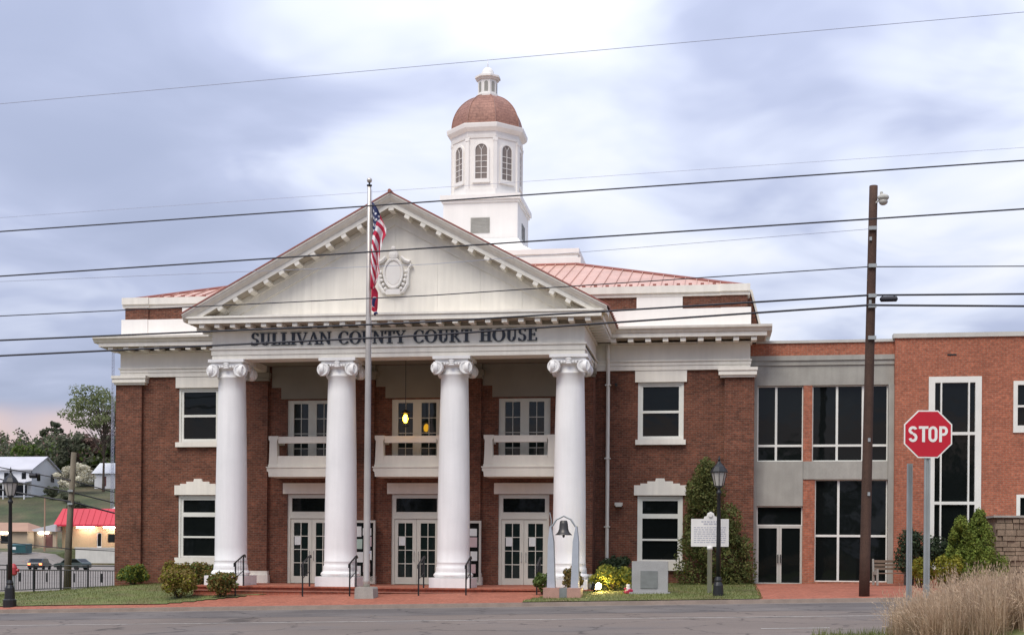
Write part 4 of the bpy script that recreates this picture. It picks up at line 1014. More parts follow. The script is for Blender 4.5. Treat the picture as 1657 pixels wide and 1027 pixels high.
# --- historical marker
X0, Y0 = 11.93, -2.2; g = gz(X0, Y0)
t = thing('historical_marker', 'white historical marker board with rows of text on a white post', 'sign', (X0, Y0, 0))
obj('post', MB().lathe([(.085,g-.1),(.085,1.5),(.10,1.5),(.10,1.62)], 12), 'marker_white', t, smooth=True)
obj('board', MB().box(-.66, .66, -.04, .04, 1.62, 2.60), 'marker_white', t)
mb = MB(); mb.prism_y([(-.22,2.602),(.26,2.602),(.24,2.68),(.16,2.70),(.13,2.80),(.02,2.86),(-.09,2.80),(-.12,2.70),(-.2,2.68)], -.035, .035); mb.lathe([(.07,0),(.07,.05)], 12); mb.xf(Matrix.Translation((.02,-.035,2.73)) @ Matrix.Rotation(R(90),4,'X'), 18); obj('crest', mb, 'marker_white', t)
mb = MB(); r_ = random.Random(4)
for z, a, b, hh in [(2.48,-.3,.32,.045),(2.40,-.22,.24,.045)]+[(2.28-.075*k, -.56, .56, .03) for k in range(8)]:
    x = a
    while x < b:
        l = r_.uniform(.05, .16); mb.box(x, min(x+l,b), -.045, -.0405, z, z+hh); x += l+.03
obj('text_rows', mb, 'marker_text', t, kind='stuff')
# --- flood light in the flower bed, lighting the shrub
t = thing('flood_light', 'small lit ground floodlight glaring at the foot of the yellow shrub', 'floodlight', (7.78, -1.35, gz(7.78,-1.35)), R(-105))
mb = MB(); mb.box(-.05,.05,-.05,.05,-.05,.10); mb.box(-.15,.15,-.10,.10,.10,.13); obj('mount', mb, 'black_iron', t)
mb = MB(); mb.prism_x([(-.10,.12),(.08,.14),(.12,.34),(-.04,.36)], -.18, .18); obj('housing', mb, 'black_iron', t)
obj('lamp_face', MB().quad((-.17,.087,.15),(-.17,.127,.33),(.17,.127,.33),(.17,.087,.15)).ball((0,.14,.25),(.17,.10,.12),10), 'flood', t)
t = thing('flower_vase', 'small white vase of red flowers beside the granite monument', 'vase', (9.05, -2.1, gz(9.05,-2.1)))
obj('vase', MB().lathe([(.07,0),(.10,.05),(.09,.2),(.06,.3),(.08,.36)], 12), 'marker_white', t, smooth=True)
mb = MB(); r_ = random.Random(8)
for i in range(16): mb.ball((r_.uniform(-.13,.13), r_.uniform(-.13,0), r_.uniform(.02,.2)), .05, 6)
obj('flowers', mb, 'flower', t)

# --- foliage builders
def leaf_cloud(mb, blobs, n, size, rng, flat=.0, mi=0):
    vols = [b[1][0]*b[1][1]*b[1][2] for b in blobs]; tot = sum(v**(2/3) for v in vols)
    for (c, r), v in zip(blobs, vols):
        k = max(4, int(n*v**(2/3)/tot))
        for _ in range(k):
            d = Vector((rng.gauss(0,1), rng.gauss(0,1), rng.gauss(0,1))).normalized(); q = rng.uniform(.45, 1.0)**.6*rng.uniform(.93, 1.08)
            p = Vector((c[0]+d.x*r[0]*q, c[1]+d.y*r[1]*q, c[2]+d.z*r[2]*q))
            s = size*rng.uniform(.55, 1.4)
            nn = (d+Vector((rng.gauss(0,.7), rng.gauss(0,.7), rng.gauss(0,.7)))).normalized()
            a = nn.cross(Vector((rng.gauss(0,1), rng.gauss(0,1), rng.gauss(0,1)))).normalized(); b = nn.cross(a)
            mb.add([p-a*s, p-b*s*.55, p+a*s, p+b*s*.55], [(0,1,2,3)], mi)
    return mb
def shrub(label, c, r, m, seed, n=2600, size=.055, lumps=16, cat='shrub', group='shrubs planted around the courthouse', name='shrub', m2=None):
    rng = random.Random(seed); X, Y = c[0], c[1]; g = gz(X, Y)-.02
    t = thing(name, label, cat, (X, Y, g), group=group)
    H = c[2]
    blobs = [((0,0,H*.5),(r*.72,r*.66,H*.44))]
    for i in range(lumps):
        a = rng.uniform(0,6.28); e = rng.uniform(-.3,1); k = rng.uniform(.6,.85)
        s = rng.uniform(.22,.38)
        blobs.append(((math.cos(a)*r*k*math.cos(e), math.sin(a)*r*k*math.cos(e), H*.5+H*.42*math.sin(e)), (r*s, r*s, H*s*.62)))
    mb = MB(); leaf_cloud(mb, blobs, n, size, rng)
    if m2:
        mb.m = [1 if (rng.random() < .35) else 0 for _ in mb.f]; obj('foliage', mb, [m, m2], t)
    else: obj('foliage', mb, m, t)
    mb = MB()
    for i in range(6):
        a = rng.uniform(0,6.28); mb.tube([(rng.uniform(-.06,.06),rng.uniform(-.06,.06),-.05),(math.cos(a)*r*.3,math.sin(a)*r*.3,H*.35),(math.cos(a)*r*.55,math.sin(a)*r*.55,H*.75)], [.025,.018,.008], 5)
    obj('stems', mb, 'bark', t)
    return t
shrub('round bright green shrub at the left corner of the courthouse', (-12.35, 3.4, .95), .66, 'leaf_green', 21, m2='leaf_yellow')
shrub('rust tipped yellow green shrub nearest the kerb on the left lawn', (-7.85, -2.3, 1.18), .80, 'leaf_rust', 22, 3400, m2='leaf_yellow')
shrub('olive shrub below the lower left window', (-10.0, 2.8, 1.05), .80, 'leaf_rust', 23, m2='leaf_yellow')
shrub('brown topped shrub between the left window and the first column', (-8.75, 2.3, 1.0), .72, 'leaf_rust', 24, m2='leaf_green')
shrub('green and rusty shrub in front of the first column base', (-6.2, -2.15, 1.05), .60, 'leaf_rust', 25, m2='leaf_green')
shrub('bright yellow shrub lit by the floodlight right of the fourth column', (8.35, -.5, 1.0), .80, 'leaf_yellow', 26, 3600, m2='leaf_green')
shrub('dark low shrub behind the yellow shrub at the right wing', (8.2, 3.6, 1.2), .8, 'leaf_dark', 27)
shrub('small rusty shrub seen between the bell posts', (7.0, -1.7, .95), .42, 'leaf_rust', 28, 1400)
shrub('small green shrub left of the bell monument', (5.95, -1.9, .85), .36, 'leaf_green', 29, 1200)
shrub('rounded blue green shrub against the annex behind the sign posts', (19.75, 2.4, 2.2), 1.0, 'leaf_dark', 30, 4200, .06)
shrub('low yellow green shrub left of the stop sign post', (19.6, .6, 1.1), .5, 'leaf_yellow', 31, 1500)
shrub('low yellow green shrub right of the stop sign post', (20.5, .4, 1.2), .6, 'leaf_yellow', 32, 1500)
# tall evergreen by the right wing
rng = random.Random(41)
t = thing('evergreen_shrub', 'tall untrimmed evergreen shrub growing against the right wing', 'evergreen', (12.1, 2.9, gz(12.1,2.9)), group=None)
blobs = []
for i in range(150):
    z = 4.6*rng.random()**1.25+.1
    wl = interp([(0,1.5),(1,1.5),(2,1.15),(3,.85),(4,.5),(4.6,.2)], z); wr = interp([(0,1.3),(1,1.45),(2,1.2),(2.8,.9),(3.2,.4),(4,.22),(4.6,.1)], z)
    x = rng.uniform(-wl, wr); s = rng.uniform(.22, .42)
    blobs.append(((x-.25*(z > 3.0), rng.uniform(-.6,.6), z), (s, s, s*1.35)))
mb = MB(); leaf_cloud(mb, blobs, 20000, .055, rng); obj('foliage', mb, 'leaf_ever', t)
mb = MB(); mb.tube([(0,0,-.1),(-.1,0,1.5),(-.25,0,4.2)], [.09,.06,.015], 6)
for i in range(10): z = .5+i*.3; a = rng.uniform(0,6.28); mb.tube([(-.05*z,0,z),(math.cos(a)*.9,math.sin(a)*.4,z+.5)], [.03,.008], 5)
obj('trunk', mb, 'bark', t)
# conical conifer bush at right
t = thing('conifer_bush', 'broad pointed green conifer bush before the stone retaining wall', 'conifer', (21.55, 1.0, gz(21.55,1.0)))
blobs = []
for i in range(150):
    z = rng.uniform(.1, 2.75); w_ = interp([(0,1.2),(.6,1.08),(1.4,.72),(2.2,.38),(2.8,.08)], z)
    a = rng.uniform(0,6.28); q = math.sqrt(rng.random()); s = rng.uniform(.13,.24)*(1.15-.22*z)
    blobs.append(((.18*(z/2.8)+math.cos(a)*w_*q, math.sin(a)*w_*q, z), (s,s,s*1.7)))
blobs = [(c, r) for c, r in blobs]
for i in range(40):
    z = rng.uniform(.2, 2.45); w_ = interp([(0,.5),(1.5,.35),(2.5,.08)], z); a = rng.uniform(0,6.28); s = rng.uniform(.12,.2)
    blobs.append(((-.55+math.cos(a)*w_, -.2+math.sin(a)*w_, z), (s,s,s*1.7)))
mb = MB(); leaf_cloud(mb, blobs, 30000, .045, rng); obj('foliage', mb, 'leaf_conifer', t)
obj('trunk', MB().tube([(0,0,-.1),(.1,0,1.2),(.18,0,2.5)], [.1,.06,.02], 6), 'bark', t)
# --- tan ornamental grass on the near bank (uncountable)
mb = MB(); rng = random.Random(51)
clumps = []
for i in range(270):
    X = rng.uniform(15.35, 20.2); Y = rng.uniform(-29.0, -24.0)
    if (X-15.5)/1.2+(Y+29)/1.6 < .55: continue
    clumps.append((X, Y))
def blade_tuft(X, Y, n, hh):
    g = G(X, Y)
    for j in range(n):
        a = rng.uniform(0,6.28); sp = abs(rng.gauss(0,.55)); h = hh*rng.uniform(.55,1.15); w_ = rng.uniform(.003,.0065)
        bx, by = X+rng.gauss(0,.10), Y+rng.gauss(0,.10); ca, sa = math.cos(a), math.sin(a)
        pts = []
        for k in range(5):
            q = k/4; pts.append((bx+ca*sp*h*q**1.8*.8, by+sa*sp*h*q**1.8*.8, g-.05+h*(q-.32*sp*q*q)))
        px, py = -sa*w_, ca*w_
        vs = []
        for k, p in enumerate(pts):
            f_ = 1-(k/4)**2*.75; vs += [(p[0]-px*f_, p[1]-py*f_, p[2]), (p[0]+px*f_, p[1]+py*f_, p[2])]
        mi = 1 if rng.random() < .30 else 0
        if rng.random() < .22:           # feathery seed head at the tip
            tp = Vector(pts[-1]); dr_ = (tp-Vector(pts[-2])).normalized()
            for q in range(5):
                c_ = tp+dr_*(.02+.035*q)+Vector((rng.gauss(0,.012), rng.gauss(0,.012), rng.gauss(0,.008))); e_ = Vector((rng.gauss(0,1), rng.gauss(0,1), rng.gauss(0,1))).normalized()*.006; f2 = dr_*.032
                mb.add([c_-f2, c_-e_, c_+f2, c_+e_], [(0,1,2,3)], 0)
        mb.add(vs, [(2*k,2*k+1,2*k+3,2*k+2) for k in range(4)], mi)
for X, Y in clumps: blade_tuft(X, Y, 170, rng.uniform(.56, .86)*(1-.14*sstep(16.4, 17.6, X)))
obj('dry_grass', mb, ['dry', 'dry_dark'], label='mass of tall dry tan ornamental grass on the near bank', cat='dry grass', kind='stuff')
mb = MB()
for i in range(2500):
    X = rng.uniform(14.0, 16.2); Y = rng.uniform(-30, -21.6)
    z = G(X, Y); h = rng.uniform(.08, .22); a = rng.uniform(0,6.28); c, s = math.cos(a)*.008, math.sin(a)*.008
    mb.add([(X-c,Y-s,z),(X+c,Y+s,z),(X+rng.uniform(-.08,.08),Y+rng.uniform(-.08,.08),z+h)], [(0,1,2)])
obj('verge_grass', mb, 'blade', label='green grass at the edge of the near bank', cat='grass', kind='stuff')
# --- stop sign
X0, Y0 = 15.62, -25.8; g = gz(X0, Y0); ZC = 3.46
t = thing('stop_sign', 'red octagonal stop sign on a grey metal post at the near corner', 'stop sign', (X0, Y0, 0), R(6))
obj('post', MB().prism_y([(-.045,g-.2),(.045,g-.2),(.045,3.7),(-.045,3.7)], .0, .03).box(-.05,-.02,-.02,.0,g-.2,3.7).box(.02,.05,-.02,.0,g-.2,3.7), 'galv', t)
def octo(r): return [(r/math.cos(R(22.5))*math.cos(R(22.5+45*k)), ZC+r/math.cos(R(22.5))*math.sin(R(22.5+45*k))) for k in range(8)]
obj('sign_border', MB().prism_y(octo(.405), -.034, -.028), 'sign_white', t)
obj('sign_face', MB().prism_y(octo(.382), -.037, -.0345), 'stop_red', t)
def barc(cx, cy, rx, ry, a0, a1, w_, n=14):
    return [[(cx+rx*math.cos(a), cy+ry*math.sin(a)), (cx+rx*math.cos(b), cy+ry*math.sin(b)), (cx+(rx-w_)*math.cos(b), cy+(ry-w_)*math.sin(b)), (cx+(rx-w_)*math.cos(a), cy+(ry-w_)*math.sin(a))] for a, b in ((R(a0+(a1-a0)*i/n), R(a0+(a1-a0)*(i+1)/n)) for i in range(n))]
bw = .17
BG = {'S': barc(.3,.74,.28,.26,20,270,bw)+barc(.3,.29,.28,.29,-165,90,bw), 'T': rect(.24,.42,0,.83)+rect(.03,.63,.835,1.0),
      'O': barc(.3,.70,.28,.30,0,180,bw)+barc(.3,.30,.28,.30,180,360,bw)+rect(.02,.19,.30,.70)+rect(.41,.58,.30,.70), 'P': rect(.04,.21,0,1)+rect(.215,.32,.83,1.0)+rect(.215,.32,.40,.56)+barc(.32,.70,.26,.30,-90,90,bw)}
for c, x in (('S',-.335),('T',-.165),('O',.0),('P',.175)):
    mb = MB()
    for i, pl in enumerate(BG[c]):
        a = sum(pl[j][0]*pl[(j+1)%4][1]-pl[(j+1)%4][0]*pl[j][1] for j in range(4))
        if a < 0: pl = pl[::-1]
        mb.prism_y([(x+p*.27, ZC-.135+q*.27) for p, q in pl], -.0405-.0002*(i % 8), -.0372)
    obj('letter', mb, 'sign_white', t)
X0, Y0 = 15.42, -25.2
t = thing('sign_post', 'bare grey metal post left of the stop sign post', 'post', (X0, Y0, 0), R(20))
g = gz(X0, Y0)
obj('post_web', MB().box(-.026,.026,.0,.02,g-.2,3.0), 'galv', t); obj('post_flange', MB().box(-.045,-.027,-.02,.02,g-.2,3.0).box(.027,.045,-.02,.02,g-.2,3.0), 'galv', t)

# --- utility pole on the right, with security light and cable closure
t = thing('utility_pole', 'tall brown wooden utility pole before the glass link building', 'utility pole', (17.12, -4.0, 0))
pts = [(-.07+.21*k/8*1.0, 0, -.3+14.0*k/8) for k in range(9)]
obj('pole', MB().tube(pts, [.178-.04*k/8 for k in range(9)], 14), 'wood_pole', t, smooth=True)
mb = MB(); mb.tube([(.2,-.1,13.1),(.34,-.14,13.2),(.44,-.16,13.2)], .03, 6); mb.ball((.44,-.16,13.26), (.19,.19,.12), 12); mb.lathe([(.05,13.34),(.05,13.44),(.03,13.46)], 8, .38, -.16); ar = obj('security_light', mb, 'pale_concrete', t)
obj('lamp_bowl', MB().ball((.44,-.16,13.12), (.15,.15,.12), 12), 'lamp_glass', ar, smooth=True)
for z in (12.25, 11.0, 10.0, 9.66, 8.6): obj('wire_bracket', MB().box(-.02, .24, -.22, -.12, z-.06, z+.06), 'galv', t)
for z in (11.9, 9.8, 5.2, 3.4): obj('pole_tag', MB().box(.0,.08,-.19,-.14,z-.06,z+.06), 'galv', t)
def wire(label, pts, r, m='wire', sag=.0, name='overhead_wire', group='overhead wires crossing before the courthouse'):
    P = []
    for a, b in zip(pts, pts[1:]):
        a, b = Vector(a), Vector(b)
        for k in range(12):
            q = k/12; p = a.lerp(b, q); p.z -= sag*4*q*(1-q); P.append(p)
    P.append(Vector(pts[-1]))
    o0 = P[0].copy()
    return obj(name, MB().tube([p-o0 for p in P], r, 5), m, None, loc=o0, label=label, cat='wire', group=group)
def ext(a, b, Y, x0, x1):    # straight run through two points of the plane y=Y, carried on to x0..x1
    s = (b[1]-a[1])/(b[0]-a[0]); return [(x0, Y, a[1]+s*(x0-a[0])), (x1, Y, a[1]+s*(x1-a[0]))]
wire('topmost pale thin wire crossing the sky above the cupola', ext((-9.56,14.92),(20.23,16.06),-12,-40,50), .009, 'wire_grey')
wire('faint thin wire crossing just below the cupola drum', ext((-21.26,16.91),(24.75,18.40),38,-60,70) if False else [(-45,8,16.1),(-14.5,8,17.13),(60,8,19.5)], .008, 'wire_grey')
wire('dark wire crossing the sky at the pediment peak', ext((-11.87,12.07),(21.16,13.21),-8,-40,50), .024)
wire('dark wire crossing the upper half of the pediment', ext((-11.86,10.56),(21.17,11.76),-8,-40,50), .026)
wire('thin grey wire dropping left from the pole top across the cartouche', [(-40,-4.05,10.6),(-14.2,-4.05,11.25),(2.2,-4.05,11.47),(17.1,-4.05,12.25)], .009, 'wire_grey')
wire('thin dark wire crossing the pediment base and roof', [(-40,-4.1,9.1),(-14.19,-4.1,9.96),(2.2,-4.1,10.36),(17.1,-4.1,10.98),(22.1,-4.1,10.87),(50,-4.1,10.6)], .019)
wire('thick dark cable crossing the cornice above the lettering', [(-40,-4.15,8.4),(-14.19,-4.15,9.05),(2.2,-4.15,9.42),(17.1,-4.15,10.02),(22.1,-4.15,9.95),(50,-4.15,9.8)], .034)
wire('lowest thick dark cable crossing the courthouse lettering', [(-40,-4.2,7.7),(-14.19,-4.2,8.47),(2.23,-4.2,8.95),(17.1,-4.2,9.68),(22.1,-4.2,9.54),(50,-4.2,9.2)], .036)
t = thing('cable_closure', 'black cable splice closure hanging right of the tall utility pole', 'cable box', (17.75, -4.15, 9.88))
obj('closure_body', MB().tube([(-.28,0,0),(-.24,0,0),(.26,0,0),(.3,0,0)], [.03,.09,.09,.03], 10), 'wire', t); obj('closure_hanger', MB().box(-.2,-.17,-.01,.01,.05,.16).box(.17,.2,-.01,.01,.05,.16), 'wire', t)
# --- bench before the link building
t = thing('bench', 'weathered wooden bench at the pavement before the stone jamb of the link building', 'bench', (18.75, 2.6, gz(18.75,2.6)), R(12))
for k in range(4): obj('seat_slat', MB().box(-.6,.6,-.42+.11*k,-.33+.11*k,.44,.475), 'wood_bench', t)
for k in range(3): obj('back_slat', MB().box(-.6,.6,.06+.03*k,.09+.03*k,.58+.14*k,.68+.14*k), 'wood_bench', t)
for s in (-1, 1):
    obj('bench_end', MB().prism_x([(-.44,0),(-.34,0),(-.34,.4),(.0,.4),(.02,0),(.12,0),(.16,1.0),(.10,1.0),(.04,.5),(-.36,.62),(-.44,.62)], s*.62-.03, s*.62+.03), 'concrete', t)
t = thing('litter_bin', 'dark slim litter bin right of the bench', 'bin', (19.45, 2.3, gz(19.45,2.3)))
obj('bin_body', MB().lathe([(.13,0),(.15,.1),(.16,.9),(.17,.92)], 12), 'car_dark', t); obj('bin_lid', MB().lathe([(.18,.922),(.18,.96),(.10,1.04),(.02,1.06)], 12), 'black_iron', t)

# ================================================================== LEFT BACKGROUND
# --- iron fence
fxs = fr(-20.6, -14.15, 1.29)
t = thing('iron_fence', 'low black iron railing fence along the left lawn edge', 'fence', (-14.15, 5.5, -.42)); F0 = Vector((-14.15,5.5,-.42))
def gf(x): return -.42+.050*(x+14.2)
def fo(name, mb, m, **k): mb.v = [(a-F0.x,b-F0.y,c-F0.z) for a,b,c in mb.v]; return obj(name, mb, m, t, **k)
for x in fxs: fo('fence_post', MB().box(x-.03,x+.03,5.47,5.53,gf(x)-.3,.64), 'black_iron')
a, b = fxs[0], fxs[-1]
for h in (.60, .40): fo('fence_rail', MB().tube([(a,5.5,h),(b,5.5,h)], .026, 5), 'black_iron')
fo('fence_rail', MB().tube([(a,5.5,gf(a)+.14),(b,5.5,gf(b)+.14)], .024, 5), 'black_iron')
mb = MB(); x = fxs[0]+.11
while x < fxs[-1]: mb.box(x-.009,x+.009,5.49,5.51,gf(x)+.14,.40); x += .115
fo('pickets', mb, 'black_iron', kind='stuff')
for x in fr(-20,-14.8,1.29): fo('picket_plate', MB().box(x-.04,x+.04,5.485,5.515,-.13,.27), 'black_iron')
# --- meter post at far left
t = thing('meter_post', 'slim grey post with a red head beside the left lamp post', 'post', (-14.72, -2.0, gz(-14.72,-2.0)))
obj('post', MB().lathe([(.1,0),(.1,.05),(.06,.08),(.06,1.0)], 10), 'galv', t); obj('red_head', MB().lathe([(.07,1.0),(.14,1.05),(.14,1.3),(.08,1.42),(.02,1.46)], 12), 'red_paint', t); obj('side_cap', MB().tube([(.1,0,1.2),(.22,0,1.2)], .06, 8), 'red_paint', t)
# --- left utility pole and its wires
t = thing('utility_pole', 'leaning grey wooden utility pole behind the iron fence', 'utility pole', (-17.75, 8.0, -.6))
obj('pole', MB().tube([(0,0,-.3),(.08,0,2.5),(.30,0,6.45)], [.18,.15,.12], 12), 'wood_pole_grey', t, smooth=True)
obj('pole_hardware', MB().box(.1,.36,-.2,-.1,4.6,4.7).box(.1,.34,-.2,-.1,4.0,4.1), 'galv', t)
gg = 'wires around the left utility pole'
for lab, zl, zp, zr_, r in (('highest dark wire sloping past the left utility pole', 6.3, 4.55, 3.1, .026), ('middle dark wire sloping past the left utility pole', 5.75, 4.0, 2.6, .032), ('thick lower dark cable sloping past the left utility pole', 5.2, 3.55, 1.75, .042), ('thin lowest wire low across the store front', 2.35, 1.35, .95, .020)):
    wire(lab, [(-27, 7.2, zl), (-17.55, 7.85, zp), (-22, 42, zr_+ (zr_-1.43)*.9 if False else zr_*1.0)], r, 'wire', .05, group=gg)
t = thing('cable_closure', 'dark cable closure hanging on the wires left of the leaning pole', 'cable box', (-19.3, 7.7, 4.75)); obj('closure_body', MB().tube([(-.2,0,0),(-.16,0,0),(.16,0,0),(.2,0,0)], [.03,.12,.12,.03], 8), 'wire', t); obj('closure_hanger', MB().box(-.1,-.08,-.01,.01,.1,.22), 'wire', t)
# --- red roofed store
t = thing('red_roof_store', 'low tan store with a bright red mansard roof and lit eaves', 'store', (-88, 138, 1.3))
obj('wall', MB().panel(0.6, 32, -.6, 3.6, 1.2, .3, [(6.3,7.1,.1,2.35),(8.0,9.6,.8,2.2),(10.6,12.2,.8,2.2)], edge=False).quad((.6,14,-.6),(.6,1.2,-.6),(.6,1.2,3.6),(.6,14,3.6)).quad((32,1.2,-.6),(32,14,-.6),(32,14,3.6),(32,1.2,3.6)), 'store_wall', t)
obj('door', MB().panel(6.3,7.1,.1,2.35,1.3,.05,[(6.4,7.0,.3,2.25)]).quad((6.4,1.33,.3),(7.0,1.33,.3),(7.0,1.33,2.25),(6.4,1.33,2.25),1), ['siding','glass'], t)
for a in (8.0, 10.6): obj('window', MB().panel(a,a+1.6,.8,2.2,1.3,.05,[(a+.08,a+1.52,.88,2.12)]).quad((a+.08,1.34,.88),(a+1.52,1.34,.88),(a+1.52,1.34,2.12),(a+.08,1.34,2.12),1), ['store_wall','glass'], t)
mb = MB(); mb.prism_x([(0,3.35),(14.6,3.35),(14.6,3.6),(13,6.1),(1.5,6.1),(0,3.6)], .0, .01); mb = MB()
ov = [(-.2,0,3.35),(32.4,0,3.35),(32.4,15,3.35),(-.2,15,3.35),(-.2,0,3.6),(32.4,0,3.6),(32.4,15,3.6),(-.2,15,3.6),(.5,1.6,6.1),(31.6,1.6,6.1),(31.6,13.4,6.1),(.5,13.4,6.1)]
mb.add(ov, [(0,3,2,1),(0,1,5,4),(1,2,6,5),(2,3,7,6),(3,0,4,7),(4,5,9,8),(5,6,10,9),(6,7,11,10),(7,4,8,11),(8,9,10,11)]); rf = obj('roof', mb, 'store_red', t)
mb = MB()
for x in fr(1, 31, 1.0): mb.add([(x-.03,-.02,3.6),(x+.03,-.02,3.6),(x+.03,1.58,6.1),(x-.03,1.58,6.1),(x-.03,-.06,3.64),(x+.03,-.06,3.64),(x+.03,1.54,6.14),(x-.03,1.54,6.14)], [(4,5,6,7),(0,4,7,3),(1,2,6,5)])
obj('roof_seams', mb, 'store_red', rf, kind='stuff')
for a, b in ((3.5,6.3),(7.9,10.7)): obj('fluorescent_tube', MB().box(a,b,.15,.35,3.08,3.30), 'tube', t)
t = thing('tan_shop', 'small tan outbuilding with a low hipped roof left of the red roofed store', 'building', (-101, 136, 1.2), R(0))
obj('wall', MB().panel(0, 9.6, -.8, 2.6, 0, .3, [(.5,1.4,.1,2.1),(5.2,6.6,.7,1.9)], edge=False).quad((9.6,0,-.8),(9.6,8,-.8),(9.6,8,2.6),(9.6,0,2.6)), 'tan_wall', t)
obj('roof', MB().add([(-.4,-.5,2.55),(10,-.5,2.55),(10,8.5,2.55),(-.4,8.5,2.55),(2.5,4,4.0),(7.5,4,4.0)], [(0,1,5,4),(1,2,5),(2,3,4,5),(3,0,4),(0,3,2,1)]), 'tan_roof', t)
obj('door', MB().box(.5,1.4,.12,.18,.1,2.1), 'door_brown', t); obj('window', MB().box(5.2,6.6,.12,.18,.7,1.9), 'glass', t); obj('wall_lamp', MB().box(5.0,6.4,-.12,-.003,2.25,2.4), 'tube', t)
t = thing('tan_porch_shop', 'small tan lean to shop with a brown door beside the red roofed store', 'building', (-92.2, 138, 1.3))
obj('wall', MB().panel(0, 4.5, -.8, 2.5, 0, .3, [(2.7,3.9,.0,2.1)]), 'tan_wall', t); obj('roof', MB().prism_y([(-.5,2.5),(4.6,2.5),(4.6,3.5),(4.3,3.6)], -.5, 6), 'house_roof', t); obj('door', MB().box(2.7,3.9,.12,.18,.0,2.1), 'door_brown', t); obj('wall_lamp', MB().box(1.6,3.2,-.14,-.003,2.15,2.34), 'tube', t)
t = thing('loading_wall', 'pale concrete retaining wall below the red roofed store', 'retaining wall', (-78, 125.3, 0)); obj('wall_face', MB().box(0, 45, 0, .4, -1.6, 1.28), 'pale_concrete', t); obj('wall_coping', MB().box(-.1, 45, -.08, .48, 1.283, 1.42), 'pale_concrete', t)
t = thing('rubbish_skip', 'dark teal rubbish skip before the tan outbuilding', 'dumpster', (-85.0, 122.6, G(-85,122.6)-.12))
obj('skip_body', MB().prism_x([(-.8,.15),(.8,.15),(.95,1.4),(-.95,1.2)], -1.35, 1.35), 'dumpster', t)
for s in (-1, 1): obj('skip_lid', MB().prism_x([(-1.0,1.205),(1.0,1.405),(1.0,1.47),(-1.0,1.27)], min(s*.02,s*1.36), max(s*.02,s*1.36)), 'dumpster', t)
obj('skip_label', MB().box(-.6,-.1,-.93,-.90,.6,1.0), 'paper', t)
t = thing('light_mast', 'thin brown pole standing behind the teal skip', 'pole', (-84.2, 128, .9)); obj('mast', MB().tube([(0,0,-.5),(0,0,7.6)], [.14,.09], 8), 'tan_roof', t); obj('mast_cap', MB().lathe([(.11,7.6),(.11,7.7)], 8), 'tan_roof', t)
def car(label, loc, rot, m, tail=True):
    t = thing('parked_car', label, 'car', loc, rot, group='vehicles in the lot beyond the fence')
    mb = MB(); mb.prism_x([(-2.2,.35),(2.2,.35),(2.25,.75),(1.2,.92),(.5,1.42),(-1.3,1.45),(-2.1,.98),(-2.25,.8)], -.85, .85); obj('body', mb, m, t)
    mb = MB(); mb.prism_x([(-1.95,.99),(-1.28,1.40),(.42,1.37),(1.0,.96)], -.86, .86); mb.quad((-.7,-2.06,1.0),(.7,-2.06,1.0),(.62,-1.42,1.41),(-.62,-1.42,1.41)); obj('windows', mb, 'glass', t)
    for x in (-.8, .8):
        for y in (-1.35, 1.4): obj('wheel', MB().tube([(x-.1,y,.33),(x+.1,y,.33)], .33, 14), 'tyre', t)
    if tail:
        for x in (-.68, .68): obj('tail_light', MB().box(x-.15,x+.15,-2.29,-2.2,.68,.90), 'tail', t)
    return t
car('dark car with lit tail lights in the lot beyond the iron fence', (-69.9, 100.6, G(-69.9,100.6)-.11), R(14), 'car_dark')
car('grey green car parked ahead of the car with lit tail lights', (-66.2, 101.8, G(-66.2,101.8)-.11), R(75), 'car_green', False)
# --- white house on the hill
t = thing('white_house', 'white two storey gabled house on the hillside at far left', 'house', (-123, 194, 11.4))
E0, P0 = 5.6, 8.2
obj('wall', MB().panel(-22, 0, -1.5, E0, 0, .3, [(-2.2,-1.2,3.6,4.9),(-6,-5,3.6,4.9),(-10,-9,3.6,4.9),(-3.5,-1,.3,2.4),(-8,-5.5,.3,2.4)], edge=False).poly([(0,0,-1.5),(0,11,-1.5),(0,11,E0),(0,5.5,P0),(0,0,E0)]), 'siding', t)
mb = MB(); mb.add([(-22.5,-.6,E0-.25),(.5,-.6,E0-.25),(.5,5.5,P0+.12),(-22.5,5.5,P0+.12),(.5,11.6,E0-.25),(-22.5,11.6,E0-.25),(-22.5,-.6,E0-.05),(.5,-.6,E0-.05),(.5,5.5,P0+.32),(-22.5,5.5,P0+.32),(.5,11.6,E0-.05),(-22.5,11.6,E0-.05)], [(6,7,8,9),(9,8,10,11),(0,1,7,6),(1,2,8,7),(2,4,10,8),(0,3,2,1),(3,5,4,2)]); obj('roof', mb, 'house_roof', t)
for a, b, c, d in ((-2.2,-1.2,3.6,4.9),(-6,-5,3.6,4.9),(-10,-9,3.6,4.9),(-3.5,-1,.3,2.4),(-8,-5.5,.3,2.4)): obj('window', MB().box(a,b,.15,.2,c,d), 'glass', t)
for y0 in (2.0, 7.6): obj('window', MB().box(.01,.06,y0,y0+1.3,3.4,4.9), 'glass', t)
obj('porch_roof', MB().prism_x([(-2.6,2.7),(0,3.1),(0,3.3),(-2.6,2.9)], -14, 0), 'house_roof', t)
for x in (-.3, -4.8, -9.4): obj('porch_post', MB().box(x-.1,x+.1,-2.4,-2.2,-1.2,2.72), 'siding', t)
t = thing('white_cottage', 'small white cottage with dark roof on the hill near the courthouse corner', 'house', (-119.6, 214, 14.8))
obj('wall', MB().box(0, 9, 0, 7, -1.5, 2.6), 'siding', t); obj('roof', MB().prism_x([(-.5,2.5),(7.5,2.5),(3.5,5.0)], -.5, 9.5), 'siding', t); obj('window', MB().box(6.4,7.4,-.04,-.003,.7,1.9), 'glass', t); obj('door', MB().box(1.8,2.7,-.04,-.003,-.2,1.9), 'door_brown', t)
